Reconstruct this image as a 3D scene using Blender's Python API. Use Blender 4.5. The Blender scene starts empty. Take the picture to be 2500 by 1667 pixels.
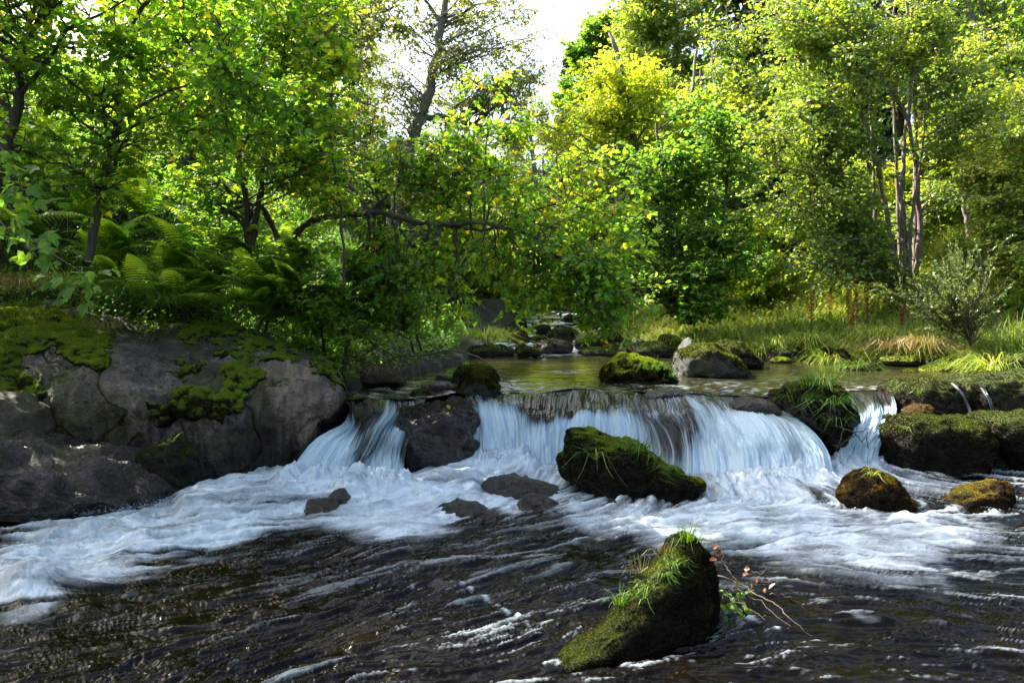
import bpy, bmesh, math
import numpy as np

# ------------------------------------------------------------------ camera, light, exposure
SC = bpy.context.scene
F, CX, CY = 1800.0, 1250.0, 833.5          # focal length and centre in photo pixels
CAMZ = 2.0
PITCH = math.atan((CY - 740.0) / F)
cam_d = bpy.data.cameras.new('camera'); cam = bpy.data.objects.new('camera', cam_d)
SC.collection.objects.link(cam); SC.camera = cam
cam.location = (0, 0, CAMZ); cam.rotation_euler = (math.pi / 2 - PITCH, 0, 0)
cam_d.sensor_width = 36.0; cam_d.lens = 36.0 * F / 2500.0
cam_d.clip_end = 2000.0; cam_d.clip_start = 0.05

SUN_AZ = math.radians(-60.0)     # from +Y towards +X (negative = left), the sun stands behind left
SUN_EL = math.radians(44.0)
W = bpy.data.worlds.new('World'); SC.world = W; W.use_nodes = True
wn = W.node_tree.nodes; wl = W.node_tree.links
sky = wn.new('ShaderNodeTexSky'); sky.sky_type = 'NISHITA'; sky.sun_disc = False
sky.sun_elevation = SUN_EL; sky.sun_rotation = SUN_AZ
sky.air_density = 1.0; sky.dust_density = 6.0; sky.ozone_density = 1.0
bgn = wn['Background']; wl.new(sky.outputs[0], bgn.inputs[0]); bgn.inputs[1].default_value = 0.11
sd = bpy.data.lights.new('sun', 'SUN'); so = bpy.data.objects.new('sun', sd); SC.collection.objects.link(so)
sd.energy = 5.0; sd.angle = math.radians(0.5); sd.color = (1.0, 0.93, 0.80)
sx, sy, sz = math.sin(SUN_AZ) * math.cos(SUN_EL), math.cos(SUN_AZ) * math.cos(SUN_EL), math.sin(SUN_EL)
from mathutils import Vector
so.rotation_euler = Vector((sx, sy, sz)).to_track_quat('Z', 'Y').to_euler()
SC.view_settings.view_transform = 'Standard'; SC.view_settings.look = 'None'
SC.view_settings.exposure = 2.6; SC.view_settings.gamma = 1.0; SC.view_settings.use_curve_mapping = False
SC.render.engine = 'CYCLES'
cy = SC.cycles
cy.max_bounces = 8; cy.diffuse_bounces = 5; cy.glossy_bounces = 2; cy.transmission_bounces = 6
cy.transparent_max_bounces = 6; cy.use_denoising = True; cy.caustics_reflective = False; cy.caustics_refractive = False
cy.use_adaptive_sampling = True; cy.adaptive_threshold = 0.01
cy.sample_clamp_indirect = 4.0

R = np.random.default_rng(11)
COL = SC.collection

# ------------------------------------------------------------------ projection
cp, sp = math.cos(PITCH), math.sin(PITCH)
def ray(px, py):
    a = (np.asarray(px, float) - CX) / F; b = (CY - np.asarray(py, float)) / F
    a, b = np.broadcast_arrays(a, b)
    return np.stack([a, cp + b * sp, b * cp - sp], -1)
def P(px, py, Y):
    d = ray(px, py); t = np.asarray(Y, float) / d[..., 1]
    return d * t[..., None] + np.array([0, 0, CAMZ])
def G(px, py, z):
    d = ray(px, py); t = (z - CAMZ) / d[..., 2]
    return d * t[..., None] + np.array([0, 0, CAMZ])
def proj(V):
    x = V[:, 0]; f = V[:, 1] * cp - (V[:, 2] - CAMZ) * sp; u = V[:, 1] * sp + (V[:, 2] - CAMZ) * cp
    f = np.maximum(f, .01)
    return CX + F * x / f, CY - F * u / f

# ------------------------------------------------------------------ noise
_perm = np.random.default_rng(3).permutation(256); _perm = np.concatenate([_perm, _perm, _perm])
_grad = np.random.default_rng(4).normal(size=(256, 3)); _grad /= np.linalg.norm(_grad, axis=1)[:, None]
def perlin(p):
    p = np.asarray(p, float); i = np.floor(p).astype(np.int64); f = p - i
    u = f * f * f * (f * (f * 6 - 15) + 10); i = i & 255
    out = 0
    for dx in (0, 1):
        wx = u[..., 0] if dx else 1 - u[..., 0]
        for dy in (0, 1):
            wy = u[..., 1] if dy else 1 - u[..., 1]
            for dz in (0, 1):
                wz = u[..., 2] if dz else 1 - u[..., 2]
                h = _perm[_perm[_perm[(i[..., 0] + dx) & 255] + ((i[..., 1] + dy) & 255)] + ((i[..., 2] + dz) & 255)]
                g = _grad[h]
                out = out + wx * wy * wz * (g[..., 0] * (f[..., 0] - dx) + g[..., 1] * (f[..., 1] - dy) + g[..., 2] * (f[..., 2] - dz))
    return out * 1.6
def fbm(p, scale=1.0, oct=4, gain=0.5, lac=2.03):
    p = np.asarray(p, float) * scale; a = 1.0; s = 0
    for k in range(oct):
        s = s + a * perlin(p + 17.3 * k); a *= gain; p = p * lac
    return s
def smooth(a, b, x):
    t = np.clip((x - a) / (b - a), 0, 1); return t * t * (3 - 2 * t)

# ------------------------------------------------------------------ mesh and object helpers
def make_mesh(name, V, Fs, mat=None, smooth_=True, attrs=None, uv=None):
    V = np.asarray(V, np.float32)
    if isinstance(Fs, np.ndarray): Fs = [Fs]
    Fs = [np.asarray(f, np.int32) for f in Fs if len(f)]
    me = bpy.data.meshes.new(name)
    me.vertices.add(len(V)); me.vertices.foreach_set('co', V.ravel())
    loops = np.concatenate([f.ravel() for f in Fs])
    tot = np.concatenate([np.full(len(f), f.shape[1], np.int32) for f in Fs])
    start = np.concatenate([[0], np.cumsum(tot)[:-1]]).astype(np.int32)
    me.loops.add(len(loops)); me.loops.foreach_set('vertex_index', loops)
    me.polygons.add(len(tot)); me.polygons.foreach_set('loop_start', start)
    me.update(calc_edges=True)
    me.polygons.foreach_set('use_smooth', np.full(len(tot), smooth_, bool))
    for k, a in (attrs or {}).items():
        a = np.asarray(a, np.float32)
        if a.ndim == 1:
            at = me.attributes.new(k, 'FLOAT', 'POINT'); at.data.foreach_set('value', a)
        else:
            at = me.attributes.new(k, 'FLOAT_VECTOR', 'POINT'); at.data.foreach_set('vector', a.ravel())
    if mat: me.materials.append(mat)
    return me
def tag(o, label=None, cat=None, group=None, kind=None):
    if label: o['label'] = label
    if cat: o['category'] = cat
    if group: o['group'] = group
    if kind: o['kind'] = kind
    return o
def link(name, me, parent=None, loc=None):
    o = bpy.data.objects.new(name, me); COL.objects.link(o)
    if parent: o.parent = parent
    if loc is not None: o.location = loc
    return o
def empty(name, loc=(0, 0, 0)):
    o = bpy.data.objects.new(name, None); COL.objects.link(o); o.location = loc; o.empty_display_size = .2
    return o
def grid_faces(nr, nc, wrap=False):
    i = np.arange(nr - 1)[:, None]; j = np.arange(nc if wrap else nc - 1)[None, :]; j2 = (j + 1) % nc
    a = i * nc + j; b = i * nc + j2; c = (i + 1) * nc + j2; d = (i + 1) * nc + j
    return np.stack([a, b, c, d], -1).reshape(-1, 4)
def vnormals(V, Fq):
    n = np.zeros_like(V)
    a, b, c = V[Fq[:, 0]], V[Fq[:, 1]], V[Fq[:, 2]]
    fn = np.cross(b - a, c - a)
    if Fq.shape[1] == 4: fn = np.cross(c - a, V[Fq[:, 3]] - b)
    for k in range(Fq.shape[1]):
        for ax in range(3): n[:, ax] += np.bincount(Fq[:, k], fn[:, ax], len(V))
    return n / np.maximum(np.linalg.norm(n, axis=1), 1e-9)[:, None]
def cr(A, n, axis=0):
    """Catmull-Rom resample of A along axis to n samples."""
    A = np.moveaxis(np.asarray(A, float), axis, 0); m = len(A)
    t = np.linspace(0, m - 1, n); i = np.minimum(t.astype(int), m - 2); f = (t - i).reshape((-1,) + (1,) * (A.ndim - 1))
    E = np.concatenate([[2 * A[0] - A[1]], A, [2 * A[-1] - A[-2]]])
    p0, p1, p2, p3 = E[i], E[i + 1], E[i + 2], E[i + 3]
    out = .5 * (2 * p1 + (p2 - p0) * f + (2 * p0 - 5 * p1 + 4 * p2 - p3) * f ** 2 + (3 * p1 - p0 - 3 * p2 + p3) * f ** 3)
    return np.moveaxis(out, 0, axis)
def rails_world(rails):
    A = np.array(rails, float)                        # (R,K,3+) px,py,Y,...
    Wd = P(A[..., 0], A[..., 1], A[..., 2])
    return np.concatenate([Wd, A[..., 3:]], -1)

# ------------------------------------------------------------------ materials
def mat(name):
    m = bpy.data.materials.new(name); m.use_nodes = True
    return m, m.node_tree.nodes, m.node_tree.links, m.node_tree.nodes['Principled BSDF']
def N(nodes, t, **kw):
    n = nodes.new('ShaderNode' + t)
    for k, v in kw.items():
        if k in n.inputs: n.inputs[k].default_value = v
        else: setattr(n, k, v)
    return n
def ramp(nodes, stops, interp='LINEAR'):
    r = nodes.new('ShaderNodeValToRGB'); r.color_ramp.interpolation = interp
    e = r.color_ramp.elements
    while len(e) < len(stops): e.new(.5)
    for k, (p, c) in enumerate(stops):
        e[k].position = p; e[k].color = tuple(c) + ((1,) if len(c) == 3 else ())
    return r
def gray(v): return (v, v, v)
def noise(nodes, links, vec, scale, detail=5, rough=.55, dist=0.0):
    n = N(nodes, 'TexNoise'); n.inputs['Scale'].default_value = scale; n.inputs['Detail'].default_value = detail
    n.inputs['Roughness'].default_value = rough; n.inputs['Distortion'].default_value = dist
    if vec: links.new(vec, n.inputs['Vector'])
    return n.outputs[0]
def mixc(nodes, links, fac, a, b, blend='MIX'):
    m = nodes.new('ShaderNodeMix'); m.data_type = 'RGBA'; m.blend_type = blend
    for s, v in ((m.inputs[0], fac), (m.inputs[6], a), (m.inputs[7], b)):
        if isinstance(v, (int, float)): s.default_value = v
        elif isinstance(v, tuple): s.default_value = v + (1,) if len(v) == 3 else v
        else: links.new(v, s)
    return m.outputs[2]
def math_(nodes, links, op, a, b=None, clamp=False):
    m = nodes.new('ShaderNodeMath'); m.operation = op; m.use_clamp = clamp
    for s, v in ((m.inputs[0], a), (m.inputs[1], b)):
        if v is None: continue
        if isinstance(v, (int, float)): s.default_value = v
        else: links.new(v, s)
    return m.outputs[0]
def bump(nodes, links, h, dist, strength=1.0, base=None):
    b = nodes.new('ShaderNodeBump'); b.inputs['Distance'].default_value = dist; b.inputs['Strength'].default_value = strength
    links.new(h, b.inputs['Height'])
    if base: links.new(base, b.inputs['Normal'])
    return b.outputs[0]

def leaf_mat(name, stops, trans=0.5, rough=.45, spec=.35, tb=1.35):
    m, n, l, pb = mat(name)
    at = N(n, 'Attribute', attribute_name='rnd')
    r = ramp(n, stops); l.new(at.outputs['Fac'], r.inputs[0])
    l.new(r.outputs[0], pb.inputs['Base Color']); pb.inputs['Roughness'].default_value = rough
    pb.inputs['Specular IOR Level'].default_value = spec
    tc = mixc(n, l, 1.0, r.outputs[0], (tb * 1.15, tb, tb * .45), 'MULTIPLY')
    tr = N(n, 'BsdfTranslucent'); l.new(tc, tr.inputs[0])
    mx = N(n, 'MixShader'); mx.inputs[0].default_value = trans
    l.new(pb.outputs[0], mx.inputs[1]); l.new(tr.outputs[0], mx.inputs[2])
    l.new(mx.outputs[0], n['Material Output'].inputs[0])
    return m
def S(*c): return [(i / (len(c) - 1), x) for i, x in enumerate(c)]
M = {}
M['leaf_maple'] = leaf_mat('leaf_maple', [(0, (.045, .12, .014)), (.5, (.095, .215, .02)), (.86, (.19, .30, .022)), (.985, (.32, .35, .02)), (1, (.40, .33, .03))], .62, tb=2.1)
M['leaf_green'] = leaf_mat('leaf_green', [(0, (.045, .12, .02)), (.6, (.09, .20, .03)), (.93, (.14, .25, .025)), (1, (.22, .28, .03))], .58, tb=1.9)
M['leaf_yellow'] = leaf_mat('leaf_yellow', [(0, (.11, .20, .02)), (.5, (.22, .31, .025)), (.85, (.33, .38, .03)), (1, (.46, .42, .03))], .6, tb=1.9)
M['leaf_alder'] = leaf_mat('leaf_alder', [(0, (.07, .14, .025)), (.5, (.14, .235, .035)), (.9, (.22, .31, .04)), (1, (.34, .34, .05))], .5, rough=.35, spec=.5, tb=1.5)
M['leaf_dark'] = leaf_mat('leaf_dark', [(0, (.018, .045, .014)), (.6, (.035, .075, .018)), (1, (.06, .11, .02))], .35, tb=1.4)
M['leaf_sparse'] = leaf_mat('leaf_sparse', [(0, (.09, .13, .04)), (.7, (.15, .21, .05)), (1, (.26, .26, .06))], .5, tb=1.6)
M['leaf_conifer'] = leaf_mat('leaf_conifer', [(0, (.012, .03, .014)), (.6, (.022, .045, .018)), (1, (.045, .075, .025))], .15)
M['fern'] = leaf_mat('fern', [(0, (.045, .13, .018)), (.6, (.09, .22, .025)), (.9, (.16, .26, .03)), (1, (.26, .20, .04))], .55, tb=1.8)
M['grass'] = leaf_mat('grass', [(0, (.07, .15, .02)), (.5, (.19, .29, .035)), (.85, (.33, .39, .06)), (1, (.46, .42, .14))], .45, tb=1.4)
M['grass_bright'] = leaf_mat('grass_bright', [(0, (.03, .09, .012)), (.6, (.06, .15, .018)), (1, (.15, .20, .03))], .45, tb=1.3)
M['grass_dry'] = leaf_mat('grass_dry', [(0, (.10, .07, .03)), (.5, (.22, .16, .07)), (1, (.16, .20, .05))], .4, tb=1.2)
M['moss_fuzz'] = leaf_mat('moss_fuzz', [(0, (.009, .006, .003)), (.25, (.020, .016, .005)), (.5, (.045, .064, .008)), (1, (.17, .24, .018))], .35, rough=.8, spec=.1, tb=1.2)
M['moss_rust'] = leaf_mat('moss_rust', [(0, (.014, .007, .004)), (.3, (.045, .022, .007)), (.6, (.11, .065, .012)), (1, (.20, .17, .02))], .35, rough=.8, spec=.1, tb=1.2)
M['dead_leaf'] = leaf_mat('dead_leaf', S((.03, .010, .005), (.07, .022, .008), (.10, .04, .012)), .2)
M['dock'] = leaf_mat('dock', S((.16, .04, .015), (.28, .09, .025), (.36, .15, .04)), .3)
M['broom'] = leaf_mat('broom', S((.04, .07, .025), (.08, .13, .045), (.14, .17, .07)), .3)

def bark(name, c1, c2, c3, green=.3):
    m, n, l, pb = mat(name)
    tc = N(n, 'TexCoord'); mp = N(n, 'Mapping'); mp.inputs['Scale'].default_value = (1, 1, .25)
    l.new(tc.outputs['Object'], mp.inputs[0])
    a = noise(n, l, mp.outputs[0], 22, 6, .65); r = ramp(n, [(.3, c1), (.55, c2), (.75, c3)]); l.new(a, r.inputs[0])
    b = noise(n, l, tc.outputs['Object'], 2.2, 4); rb = ramp(n, [(.5, gray(0)), (.62, gray(green))]); l.new(b, rb.inputs[0])
    c = mixc(n, l, rb.outputs[0], r.outputs[0], (.06, .085, .02))
    l.new(c, pb.inputs['Base Color']); pb.inputs['Roughness'].default_value = .85
    l.new(bump(n, l, a, .02, .8), pb.inputs['Normal'])
    return m
M['bark_dark'] = bark('bark_dark', (.020, .015, .011), (.05, .038, .028), (.10, .08, .06), .5)
M['bark_alder'] = bark('bark_alder', (.06, .045, .038), (.14, .108, .09), (.28, .235, .205), .3)
M['bark_grey'] = bark('bark_grey', (.06, .055, .05), (.13, .12, .10), (.22, .20, .17), .4)
M['twig'] = bark('twig', (.04, .025, .018), (.10, .07, .05), (.20, .15, .12), .1)

def rock_mat(name, cols, moss_amt, moss_cols, wet=0.0, lichen=.0, thr=.35, patch=1.6, wetz=None, rgh=.72, streak=0.0):
    """cols: three rock tones. moss_amt: lowers the normal/noise threshold at which moss starts."""
    m, n, l, pb = mat(name)
    geo = N(n, 'NewGeometry'); pos = geo.outputs['Position']
    a = noise(n, l, pos, 1.6, 8, .62, .6); r = ramp(n, [(.38, cols[0]), (.5, cols[1]), (.61, cols[2])]); l.new(a, r.inputs[0])
    fine = noise(n, l, pos, 28, 6, .7)
    rf = ramp(n, [(.25, gray(.55)), (.75, gray(1.35))]); l.new(fine, rf.inputs[0])
    c = mixc(n, l, 1.0, r.outputs[0], rf.outputs[0], 'MULTIPLY')
    if streak:
        mp = N(n, 'Mapping'); mp.inputs['Scale'].default_value = (7, 5, .7); l.new(pos, mp.inputs[0])
        s = noise(n, l, mp.outputs[0], 1.5, 5, .6, .4); rs = ramp(n, [(.40, gray(.0)), (.62, gray(streak))]); l.new(s, rs.inputs[0])
        c = mixc(n, l, rs.outputs[0], c, (.018, .015, .014))
    if lichen:
        v = N(n, 'TexVoronoi'); v.inputs['Scale'].default_value = 5.0
        nz = noise(n, l, pos, 9, 3); add = mixc(n, l, .12, pos, nz, 'ADD'); l.new(add, v.inputs['Vector'])
        rv = ramp(n, [(.0, gray(lichen)), (.13, gray(lichen)), (.17, gray(0))]); l.new(v.outputs['Distance'], rv.inputs[0])
        big = ramp(n, [(.55, gray(0)), (.62, gray(1))]); l.new(noise(n, l, pos, 2.3, 2), big.inputs[0])
        lf = math_(n, l, 'MULTIPLY', rv.outputs[0], big.outputs[0])
        c = mixc(n, l, lf, c, (.30, .32, .26))
        ol = ramp(n, [(.46, gray(0)), (.66, gray(.6))]); l.new(noise(n, l, pos, 1.1, 4, .6, 1.0), ol.inputs[0])
        c = mixc(n, l, ol.outputs[0], c, (.10, .095, .030))
    if name == 'rock_outcrop':
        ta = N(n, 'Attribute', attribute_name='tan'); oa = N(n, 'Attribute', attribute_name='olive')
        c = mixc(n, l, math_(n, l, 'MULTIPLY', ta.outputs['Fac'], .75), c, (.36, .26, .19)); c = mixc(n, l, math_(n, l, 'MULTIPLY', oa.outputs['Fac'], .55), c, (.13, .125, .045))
        c = mixc(n, l, 1.0, c, rf.outputs[0], 'MULTIPLY')
    sep = N(n, 'SeparateXYZ'); l.new(geo.outputs['Normal'], sep.inputs[0])
    mn = noise(n, l, pos, patch, 6, .62, .3)
    # height factor: nz*.6 + noise
    k = math_(n, l, 'ADD', math_(n, l, 'MULTIPLY', sep.outputs[2], .30), mn)
    mr = ramp(n, [(max(0, thr + .45 - moss_amt), gray(0)), (min(1, thr + .50 - moss_amt), gray(1))]); l.new(k, mr.inputs[0])
    if moss_amt <= 0: mr.color_ramp.elements[0].color = (0, 0, 0, 1); mr.color_ramp.elements[1].color = (0, 0, 0, 1)
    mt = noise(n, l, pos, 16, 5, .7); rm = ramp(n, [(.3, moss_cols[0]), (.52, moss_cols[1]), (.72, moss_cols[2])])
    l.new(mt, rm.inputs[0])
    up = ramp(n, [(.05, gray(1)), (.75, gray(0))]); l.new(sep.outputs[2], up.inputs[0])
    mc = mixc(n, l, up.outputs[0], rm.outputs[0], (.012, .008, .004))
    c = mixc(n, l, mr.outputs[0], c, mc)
    sp_ = N(n, 'SeparateXYZ'); l.new(pos, sp_.inputs[0]); wz = math_(n, l, 'ADD', sp_.outputs[2], math_(n, l, 'MULTIPLY', noise(n, l, pos, 3, 4), -.5))
    wr = ramp(n, [(.0, gray(1)), (.30, gray(0))]); l.new(wz, wr.inputs[0])
    c = mixc(n, l, math_(n, l, 'MULTIPLY', wr.outputs[0], .75), c, (.006, .005, .004))
    l.new(c, pb.inputs['Base Color'])
    rr = mixc(n, l, mr.outputs[0], gray(rgh - wet), gray(.95)); l.new(rr, pb.inputs['Roughness'])
    ms = noise(n, l, pos, 55, 4, .7)
    h = mixc(n, l, mr.outputs[0], fine, ms)
    h2 = math_(n, l, 'ADD', h, math_(n, l, 'MULTIPLY', noise(n, l, pos, 7, 6, .65), 1.8))
    pb.inputs['Specular IOR Level'].default_value = .8 if wet > .4 else .35
    l.new(bump(n, l, h2, .05, 1.0), pb.inputs['Normal'])
    return m
MG = ((.015, .022, .005), (.04, .06, .008), (.10, .13, .014))       # green moss
MB = ((.015, .010, .005), (.03, .023, .006), (.06, .055, .010))     # brown moss
MY = ((.08, .10, .012), (.17, .20, .02), (.27, .28, .03))          # bright moss
MO = ((.025, .014, .005), (.06, .038, .008), (.10, .085, .012))       # orange moss
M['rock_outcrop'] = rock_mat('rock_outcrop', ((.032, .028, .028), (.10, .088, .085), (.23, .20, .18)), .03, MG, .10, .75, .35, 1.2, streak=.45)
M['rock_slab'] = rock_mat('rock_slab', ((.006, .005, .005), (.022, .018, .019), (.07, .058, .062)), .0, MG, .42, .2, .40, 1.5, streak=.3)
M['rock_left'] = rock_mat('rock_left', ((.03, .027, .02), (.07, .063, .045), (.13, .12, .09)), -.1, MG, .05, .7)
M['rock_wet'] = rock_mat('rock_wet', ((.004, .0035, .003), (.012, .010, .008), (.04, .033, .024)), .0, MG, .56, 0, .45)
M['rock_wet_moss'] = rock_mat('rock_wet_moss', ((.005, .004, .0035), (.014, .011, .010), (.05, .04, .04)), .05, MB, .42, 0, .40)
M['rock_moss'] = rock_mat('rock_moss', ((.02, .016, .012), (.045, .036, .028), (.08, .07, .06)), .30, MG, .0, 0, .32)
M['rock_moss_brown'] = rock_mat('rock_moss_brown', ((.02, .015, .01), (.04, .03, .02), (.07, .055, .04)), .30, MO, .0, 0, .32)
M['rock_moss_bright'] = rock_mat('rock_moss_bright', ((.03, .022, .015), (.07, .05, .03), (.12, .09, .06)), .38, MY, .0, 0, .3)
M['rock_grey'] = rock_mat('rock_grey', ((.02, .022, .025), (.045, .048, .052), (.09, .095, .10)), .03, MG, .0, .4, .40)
M['rock_grey_moss'] = rock_mat('rock_grey_moss', ((.015, .015, .016), (.035, .038, .04), (.08, .085, .09)), .12, MG, .0, .3, .34)

def ground_mat():
    m, n, l, pb = mat('soil')
    geo = N(n, 'NewGeometry'); pos = geo.outputs['Position']
    a = noise(n, l, pos, .8, 8, .65); r = ramp(n, [(.3, (.006, .005, .003)), (.48, (.014, .014, .006)), (.62, (.03, .04, .010)), (.8, (.06, .07, .02))]); l.new(a, r.inputs[0])
    f = noise(n, l, pos, 12, 6, .7); rf = ramp(n, [(.3, gray(.5)), (.7, gray(1.4))]); l.new(f, rf.inputs[0])
    l.new(mixc(n, l, 1, r.outputs[0], rf.outputs[0], 'MULTIPLY'), pb.inputs['Base Color']); pb.inputs['Roughness'].default_value = .95
    l.new(bump(n, l, f, .08, .8), pb.inputs['Normal'])
    return m
M['soil'] = ground_mat()

def water_mat(name, deep, scale, strength, foamcol=(.40, .47, .53), dist=.02, rough=.06):
    m, n, l, pb = mat(name)
    geo = N(n, 'NewGeometry'); pos = geo.outputs['Position']
    at = N(n, 'Attribute', attribute_name='foam'); st = N(n, 'Attribute', attribute_name='streak')
    mp = N(n, 'Mapping'); mp.inputs['Scale'].default_value = (1, 1.6, 1); l.new(pos, mp.inputs[0])
    fine = noise(n, l, mp.outputs[0], scale, 6, .6, .8)
    br = noise(n, l, pos, 1.3, 4); rb = ramp(n, [(.4, deep[0]), (.7, deep[1])]); l.new(br, rb.inputs[0])
    k = math_(n, l, 'MULTIPLY', at.outputs['Fac'], math_(n, l, 'ADD', math_(n, l, 'MULTIPLY', fine, 1.1), .45))
    k = math_(n, l, 'MULTIPLY', k, 1.0, True)
    c = mixc(n, l, k, rb.outputs[0], foamcol)
    l.new(c, pb.inputs['Base Color'])
    rr = mixc(n, l, k, gray(rough), gray(.6)); l.new(rr, pb.inputs['Roughness'])
    pb.inputs['IOR'].default_value = 1.33; pb.inputs['Specular IOR Level'].default_value = .19 if 'river' in name else .5
    l.new(bump(n, l, fine, dist, strength), pb.inputs['Normal'])
    return m
M['river'] = water_mat('river_water', ((.001, .0009, .0007), (.004, .0028, .0012)), 7, .35, dist=.02, rough=.07)
M['pool'] = water_mat('pool_water', ((.012, .013, .006), (.025, .024, .009)), 7, .22, dist=.015)

def fall_mat():
    m, n, l, pb = mat('falling_water')
    at = N(n, 'Attribute', attribute_name='foam'); st = N(n, 'Attribute', attribute_name='st')
    def streaks(su, sv, det, off):
        mp = N(n, 'Mapping'); mp.inputs['Scale'].default_value = (su, sv, 1); mp.inputs['Location'].default_value = (off, off, off)
        l.new(st.outputs['Vector'], mp.inputs[0])
        return noise(n, l, mp.outputs[0], 1.0, det, .6, .25)
    a = streaks(48, 1.8, 5, 0); b = streaks(9, .8, 3, 5)
    s = math_(n, l, 'ADD', math_(n, l, 'MULTIPLY', a, .42), math_(n, l, 'MULTIPLY', b, .58))
    s = math_(n, l, 'MULTIPLY', math_(n, l, 'SUBTRACT', s, .5), 2.9)
    s = math_(n, l, 'MULTIPLY', s, math_(n, l, 'SUBTRACT', 1.25, math_(n, l, 'MULTIPLY', at.outputs['Fac'], .6)))
    k = math_(n, l, 'ADD', math_(n, l, 'MULTIPLY', at.outputs['Fac'], 1.25), s)
    k = math_(n, l, 'SUBTRACT', k, .13, True)
    r = ramp(n, [(0, (.012, .011, .010)), (.22, (.035, .040, .043)), (.5, (.16, .22, .26)), (1, (.38, .48, .55))]); l.new(k, r.inputs[0])
    l.new(r.outputs[0], pb.inputs['Base Color'])
    rr = mixc(n, l, k, gray(.12), gray(.5)); l.new(rr, pb.inputs['Roughness']); pb.inputs['IOR'].default_value = 1.33
    l.new(bump(n, l, a, .03, .6), pb.inputs['Normal'])
    return m
M['fall'] = fall_mat()

# ------------------------------------------------------------------ terrain
LS = np.array([(-40, 5.0), (-9, 6.0), (-5.0, 6.6), (-3.4, 7.7), (-2.7, 8.5), (-2.15, 9.4), (-2.0, 10.6), (-1.6, 12.5), (-1.0, 15), (-.8, 17.7), (-.4, 22), (1, 28), (3.5, 36), (7, 50), (9, 90)])
RS = np.array([(40, -6), (10, 1), (8.2, 6), (7.6, 9), (8.6, 12), (8.8, 13.6), (7, 14.8), (5.4, 15.6), (3.3, 17.8), (3.2, 22), (4.8, 28), (7.5, 36), (11, 50), (13, 90)])
def seg_dist(x, y, poly):
    d = np.full(x.shape, 1e9)
    for (a, b), (c, e) in zip(poly[:-1], poly[1:]):
        ux, uy = c - a, e - b; t = np.clip(((x - a) * ux + (y - b) * uy) / (ux * ux + uy * uy), 0, 1)
        d = np.minimum(d, np.hypot(x - a - t * ux, y - b - t * uy))
    return d
def inside(x, y, poly):
    r = np.zeros(x.shape, bool); j = len(poly) - 1
    for i in range(len(poly)):
        xi, yi = poly[i]; xj, yj = poly[j]
        c = ((yi > y) != (yj > y)) & (x < (xj - xi) * (y - yi) / (yj - yi + 1e-12) + xi); r ^= c; j = i
    return r
LPOLY = np.concatenate([LS, [(-400, 90), (-400, 5)]]); RPOLY = np.concatenate([RS, [(400, 90), (400, -6)]])
def ground_h(x, y):
    x = np.asarray(x, float); y = np.asarray(y, float)
    p = np.stack([x, y, 0 * x], -1)
    lv = .8 * smooth(8.6, 9.4, y) + .9 * smooth(17.5, 30, y) + 1.2 * smooth(30, 60, y)
    dl, dr = seg_dist(x, y, LS), seg_dist(x, y, RS)
    yc = np.minimum(y, 89)
    il, ir = inside(x, yc, LPOLY), inside(x, yc, RPOLY)
    h = lv - .35 + .06 * fbm(p, 1.2, 3)
    fy = smooth(9.7, 12.4, y)
    hl = lv + .1 + .6 * smooth(0, 1.0, dl) + .75 * np.clip(dl - 1.5, 0, 8) * fy + .6 * np.clip(-7.2 - x, 0, 8) * (1 - fy) + .22 * np.clip(dl - 9, 0, 60)
    hl = hl - 1.3 * (1 - smooth(8.9, 10.0, y)) * smooth(-9.0, -7.8, x)
    hr = lv + .02 + .30 * smooth(0, 1.5, dr) + .10 * np.minimum(dr, 4) + .50 * np.clip(dr - 3.5, 0, 22) + .15 * np.clip(dr - 26, 0, 60)
    n = fbm(p, .35, 4) * .35 + fbm(p, 1.7, 3) * .08
    h = np.where(il & (y > 4), hl + n * smooth(0, 2, dl), h)
    h = np.where(ir, hr + n * smooth(0, 2, dr), h)
    h = np.where(il, np.where(y > 4, h, lv - .35), h)
    near = smooth(-.8, -2.2, y); h = np.where(y < -.8, np.maximum(h, -.35 + near * (.9 + .25 * np.clip(-2 - y, 0, 10) + n)), h)  # unseen bank raised behind the camera to carry the added shade maples
    fade = smooth(70, 120, np.hypot(x, y))
    return h * (1 - fade) + fade * 14.0
def axis(dense_a, dense_b, step, lo, hi, ratio=1.12):
    c = list(np.arange(dense_a, dense_b, step)); s = step
    while c[-1] < hi: s *= ratio; c.append(c[-1] + s)
    s = step
    while c[0] > lo: s *= ratio; c.insert(0, c[0] - s)
    return np.array(c)
gx = axis(-10, 14, .16, -700, 700); gy = axis(2, 30, .16, -300, 900)
XX, YY = np.meshgrid(gx, gy)
ZZ = ground_h(XX, YY)
o = link('ground', make_mesh('ground', np.stack([XX, YY, ZZ], -1).reshape(-1, 3), grid_faces(len(gy), len(gx)), M['soil']))
tag(o, kind='structure')

# ------------------------------------------------------------------ upper pool
def lip_wave(x): x = np.asarray(x, float); return .050 * fbm(np.stack([x, 0 * x, 0 * x + 3.3], -1), 1.3, 3)
def fan(y0, y1, u0, u1, ny, nu):
    yy = y0 * (y1 / y0) ** np.linspace(0, 1, ny); uu = np.linspace(u0, u1, nu)
    return np.meshgrid(uu, yy)
U, Yg = fan(9.0, 30, -.5, .95, 330, 560)
X = U * Yg
LIPX = P(np.array([600, 850, 1000, 1150, 1300, 1450, 1600, 1750, 1900, 2060, 2160, 2300, 2700.]), 960., np.full(13, 9.5))[:, 0] / 9.5
LIPY = np.array([9.3, 9.3, 9.2, 9.5, 9.68, 10.0, 9.85, 9.55, 9.2, 9.9, 10.3, 10.2, 10.3])
lip = np.interp(U, LIPX, LIPY)
keep = Yg > lip
Zp = .80 + .9 * smooth(17.8, 30, Yg)
p3 = np.stack([X, Yg, 0 * X], -1)
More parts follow.
